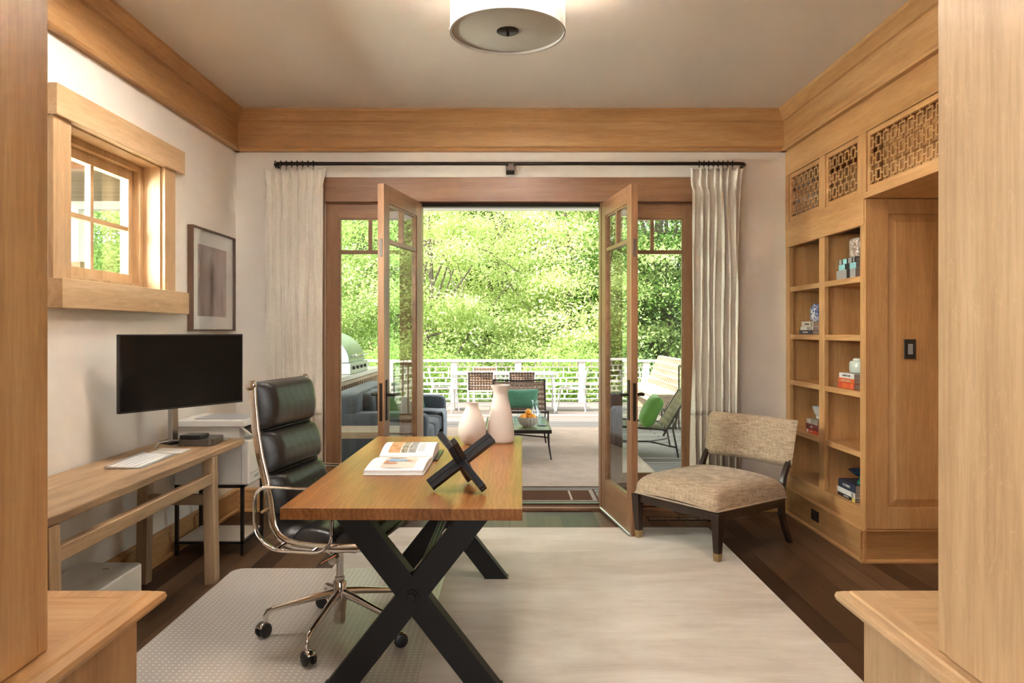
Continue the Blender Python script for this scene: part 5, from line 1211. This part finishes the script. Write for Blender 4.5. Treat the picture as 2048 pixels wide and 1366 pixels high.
# ================================================================== woodland
gm = MB(); rnd = random.Random(5)
gm.grid(lambda u, v: (-45+90*u, 15.0+70*v, -4.5+9*v*v+0.6*math.sin(u*17)*v), 30, 20)
struct(gm, 'ground', M['ground'])
struct(MB().box((-40, 1, -4.6), (-9.0, 15, -2.5)), 'ground_side', M['ground'], smooth=False)
def crown_data(name, n, rad, leaf, seed, mat, clumps=90, spread=0.42):
    r = np.random.default_rng(seed)
    d = r.normal(size=(clumps, 3)); d /= np.linalg.norm(d, axis=1)[:, None]
    c = d*np.array(rad)*(r.random(clumps)**0.4)[:, None]
    idx = r.integers(0, clumps, n)
    p = c[idx] + r.normal(size=(n, 3))*np.array([spread, spread, spread*0.38])*(0.6+r.random(clumps)[idx][:, None]*0.8)
    nn = r.normal(size=(n, 3))*0.75 + np.array([0, 0, 0.9]); nn /= np.linalg.norm(nn, axis=1)[:, None]
    a = np.cross(nn, r.normal(size=(n, 3))); a /= np.linalg.norm(a, axis=1)[:, None]; b = np.cross(nn, a)
    s = (leaf*(0.6+0.7*r.random(n)))[:, None]
    v = np.empty((n, 4, 3)); v[:, 0] = p-a*s; v[:, 1] = p+b*s*0.45-nn*s*0.08; v[:, 2] = p+a*s-nn*s*0.2; v[:, 3] = p-b*s*0.45-nn*s*0.08
    me = bpy.data.meshes.new(name); me.vertices.add(n*4); me.vertices.foreach_set('co', v.reshape(-1))
    me.loops.add(n*4); me.loops.foreach_set('vertex_index', np.arange(n*4)); me.polygons.add(n)
    me.polygons.foreach_set('loop_start', np.arange(0, n*4, 4)); me.update(calc_edges=True); me.materials.append(M[mat]); return me, c
def trunk_mesh(h, r0, c, seed, zt):
    rnd = random.Random(seed); m = MB()
    pts = [(0.15*math.sin(k*0.9+seed), 0.15*math.cos(k*1.3+seed), -h+(h+zt)*k/8) for k in range(9)]
    m.tube(pts, [r0*(1-0.75*k/8) for k in range(9)], 10)
    for k in range(26):
        e = Vector(c[rnd.randrange(len(c))]); s = Vector(pts[3+rnd.randrange(5)]); mid = (s+e)/2+Vector((rnd.uniform(-.3, .3), rnd.uniform(-.3, .3), rnd.uniform(0, .5)))
        q = [s, s.lerp(mid, .5)+Vector((0, 0, .1)), mid, mid.lerp(e, .5)+Vector((rnd.uniform(-.1, .1), rnd.uniform(-.1, .1), 0)), e]
        m.tube(q, [r0*0.28, r0*0.22, r0*0.16, r0*0.11, r0*0.05], 6)
    return m
KIND = {}
for key, (n, rad, leaf, seed, mat, cl, sp, tr) in dict(
        pale=(60000, (3.3, 2.4, 4.2), 0.048, 1, 'leafA', 120, 0.42, 0.12),
        mid=(55000, (3.2, 2.6, 4.6), 0.056, 2, 'leafC', 110, 0.5, 0.17),
        deep=(50000, (3.4, 2.8, 5.0), 0.065, 3, 'leafB', 100, 0.55, 0.24),
        shrub=(36000, (2.6, 1.5, 1.6), 0.045, 4, 'leafC', 90, 0.35, 0.05)).items():
    me, c = crown_data(key+'_leaves', n, rad, leaf, seed, mat, cl, sp)
    KIND[key] = (me, c, tr)
PROTO = {}
def tree(kind, label, x, y, z, s=1.0, rz=0.0, grp=None, h=7.0):
    key = kind
    if key not in PROTO:
        me, c, tr = KIND[kind]
        t = thing('shrub' if kind == 'shrub' else 'tree', label, 'shrub' if kind == 'shrub' else 'tree', (x, y, z), rz, grp); t.scale = (s, s, s)
        f = bpy.data.objects.new('foliage', me); COL.objects.link(f); f.parent = t
        trunk_mesh(2.5 if kind == 'shrub' else h, tr, c, len(PROTO)+2, 1.0 if kind == 'shrub' else 3.0).build('trunk' if kind != 'shrub' else 'stem', M['bark'], t)
        PROTO[key] = t; return t
    t = dup(PROTO[key], (x, y, z), rz, label, grp); t.scale = (s, s, s)
    if grp is None and 'group' in t: del t['group']
    return t
tree('pale', 'pale spring green maple overhanging the railing right behind the dining table', -2.2, 19.0, 2.0, 1.0, 0.3)
tree('pale', 'pale spring green maple beyond the railing in the middle of the open doorway', 1.6, 19.8, 2.6, 1.0, 2.0)
tree('pale', 'bleached pale green tree seen above the lounge chair, further down the slope', -0.2, 24.0, 4.8, 1.15, 4.0)
tree('pale', 'pale tree with thin bare branches seen through the side light above the grill', -6.0, 20.0, 3.0, 1.1, 5.0)
tree('mid', 'mid green tree beyond the railing behind the grill', -8.6, 18.8, 1.6, 1.0, 0.0)
tree('mid', 'mid green tree beyond the railing above the garden bench', 6.6, 18.6, 1.0, 0.9, 1.2)
tree('deep', 'dark green tree with a thick trunk behind the garden bench', 4.3, 20.5, 3.4, 1.0, 0.7)
tree('deep', 'dark green tree far beyond the lanterns at the deck corner', 8.8, 21.0, 2.4, 1.1, 2.6)
tree('deep', 'dark green tree showing through gaps between the pale maples', -0.8, 28.5, 4.0, 1.15, 4.4)
tree('mid', 'mid green tree behind the pale maples, on the grill side', -4.6, 26.5, 4.0, 1.15, 3.4)
tree('mid', 'mid green tree behind the pale maples, on the bench side', 3.4, 29.5, 5.4, 1.3, 5.2)
g = 'woodland trees behind all others'
for x, y, z, k, lab in ((-12, 27, 4, 'mid', 'distant tree behind the grill, partly hidden by the cream curtain'), (-9, 33, 6.5, 'deep', 'farthest dark tree up the slope beyond the grill'), (9, 29, 5, 'mid', 'distant tree behind the dark trunk above the garden bench'), (13, 25, 3, 'mid', 'distant tree beyond the lanterns, at the edge of the side light'), (-15, 22, 2, 'mid', 'distant tree beyond the sofa side of the deck, behind the curtain'), (0, 36, 7.5, 'mid', 'farthest tree up the slope in the middle of the open doorway')):
    tree(k, lab, x, y, z, 1.5, x*1.3, g)
for x, y, lab in ((-5.4, 16.6, 'leafy shrub pressed against the far railing by the grill'), (-2.0, 16.5, 'leafy shrub pressed against the far railing behind the sofa end of the dining table'), (1.6, 16.4, 'leafy shrub pressed against the far railing behind the bench end of the dining table'), (5.4, 15.9, 'leafy shrub pressed against the deck corner by the garden bench'), (6.6, 11.5, 'leafy shrub beside the deck behind the garden bench')):
    tree('shrub', lab, x, y, -0.6, 1.0, x)
tree('mid', 'mid green tree outside the small side window', -10.5, 9.2, 1.0, 1.0, 2.0)
tree('mid', 'mid green tree seen low through the small side window', -13.5, 14.5, 1.5, 1.1, 4.0)
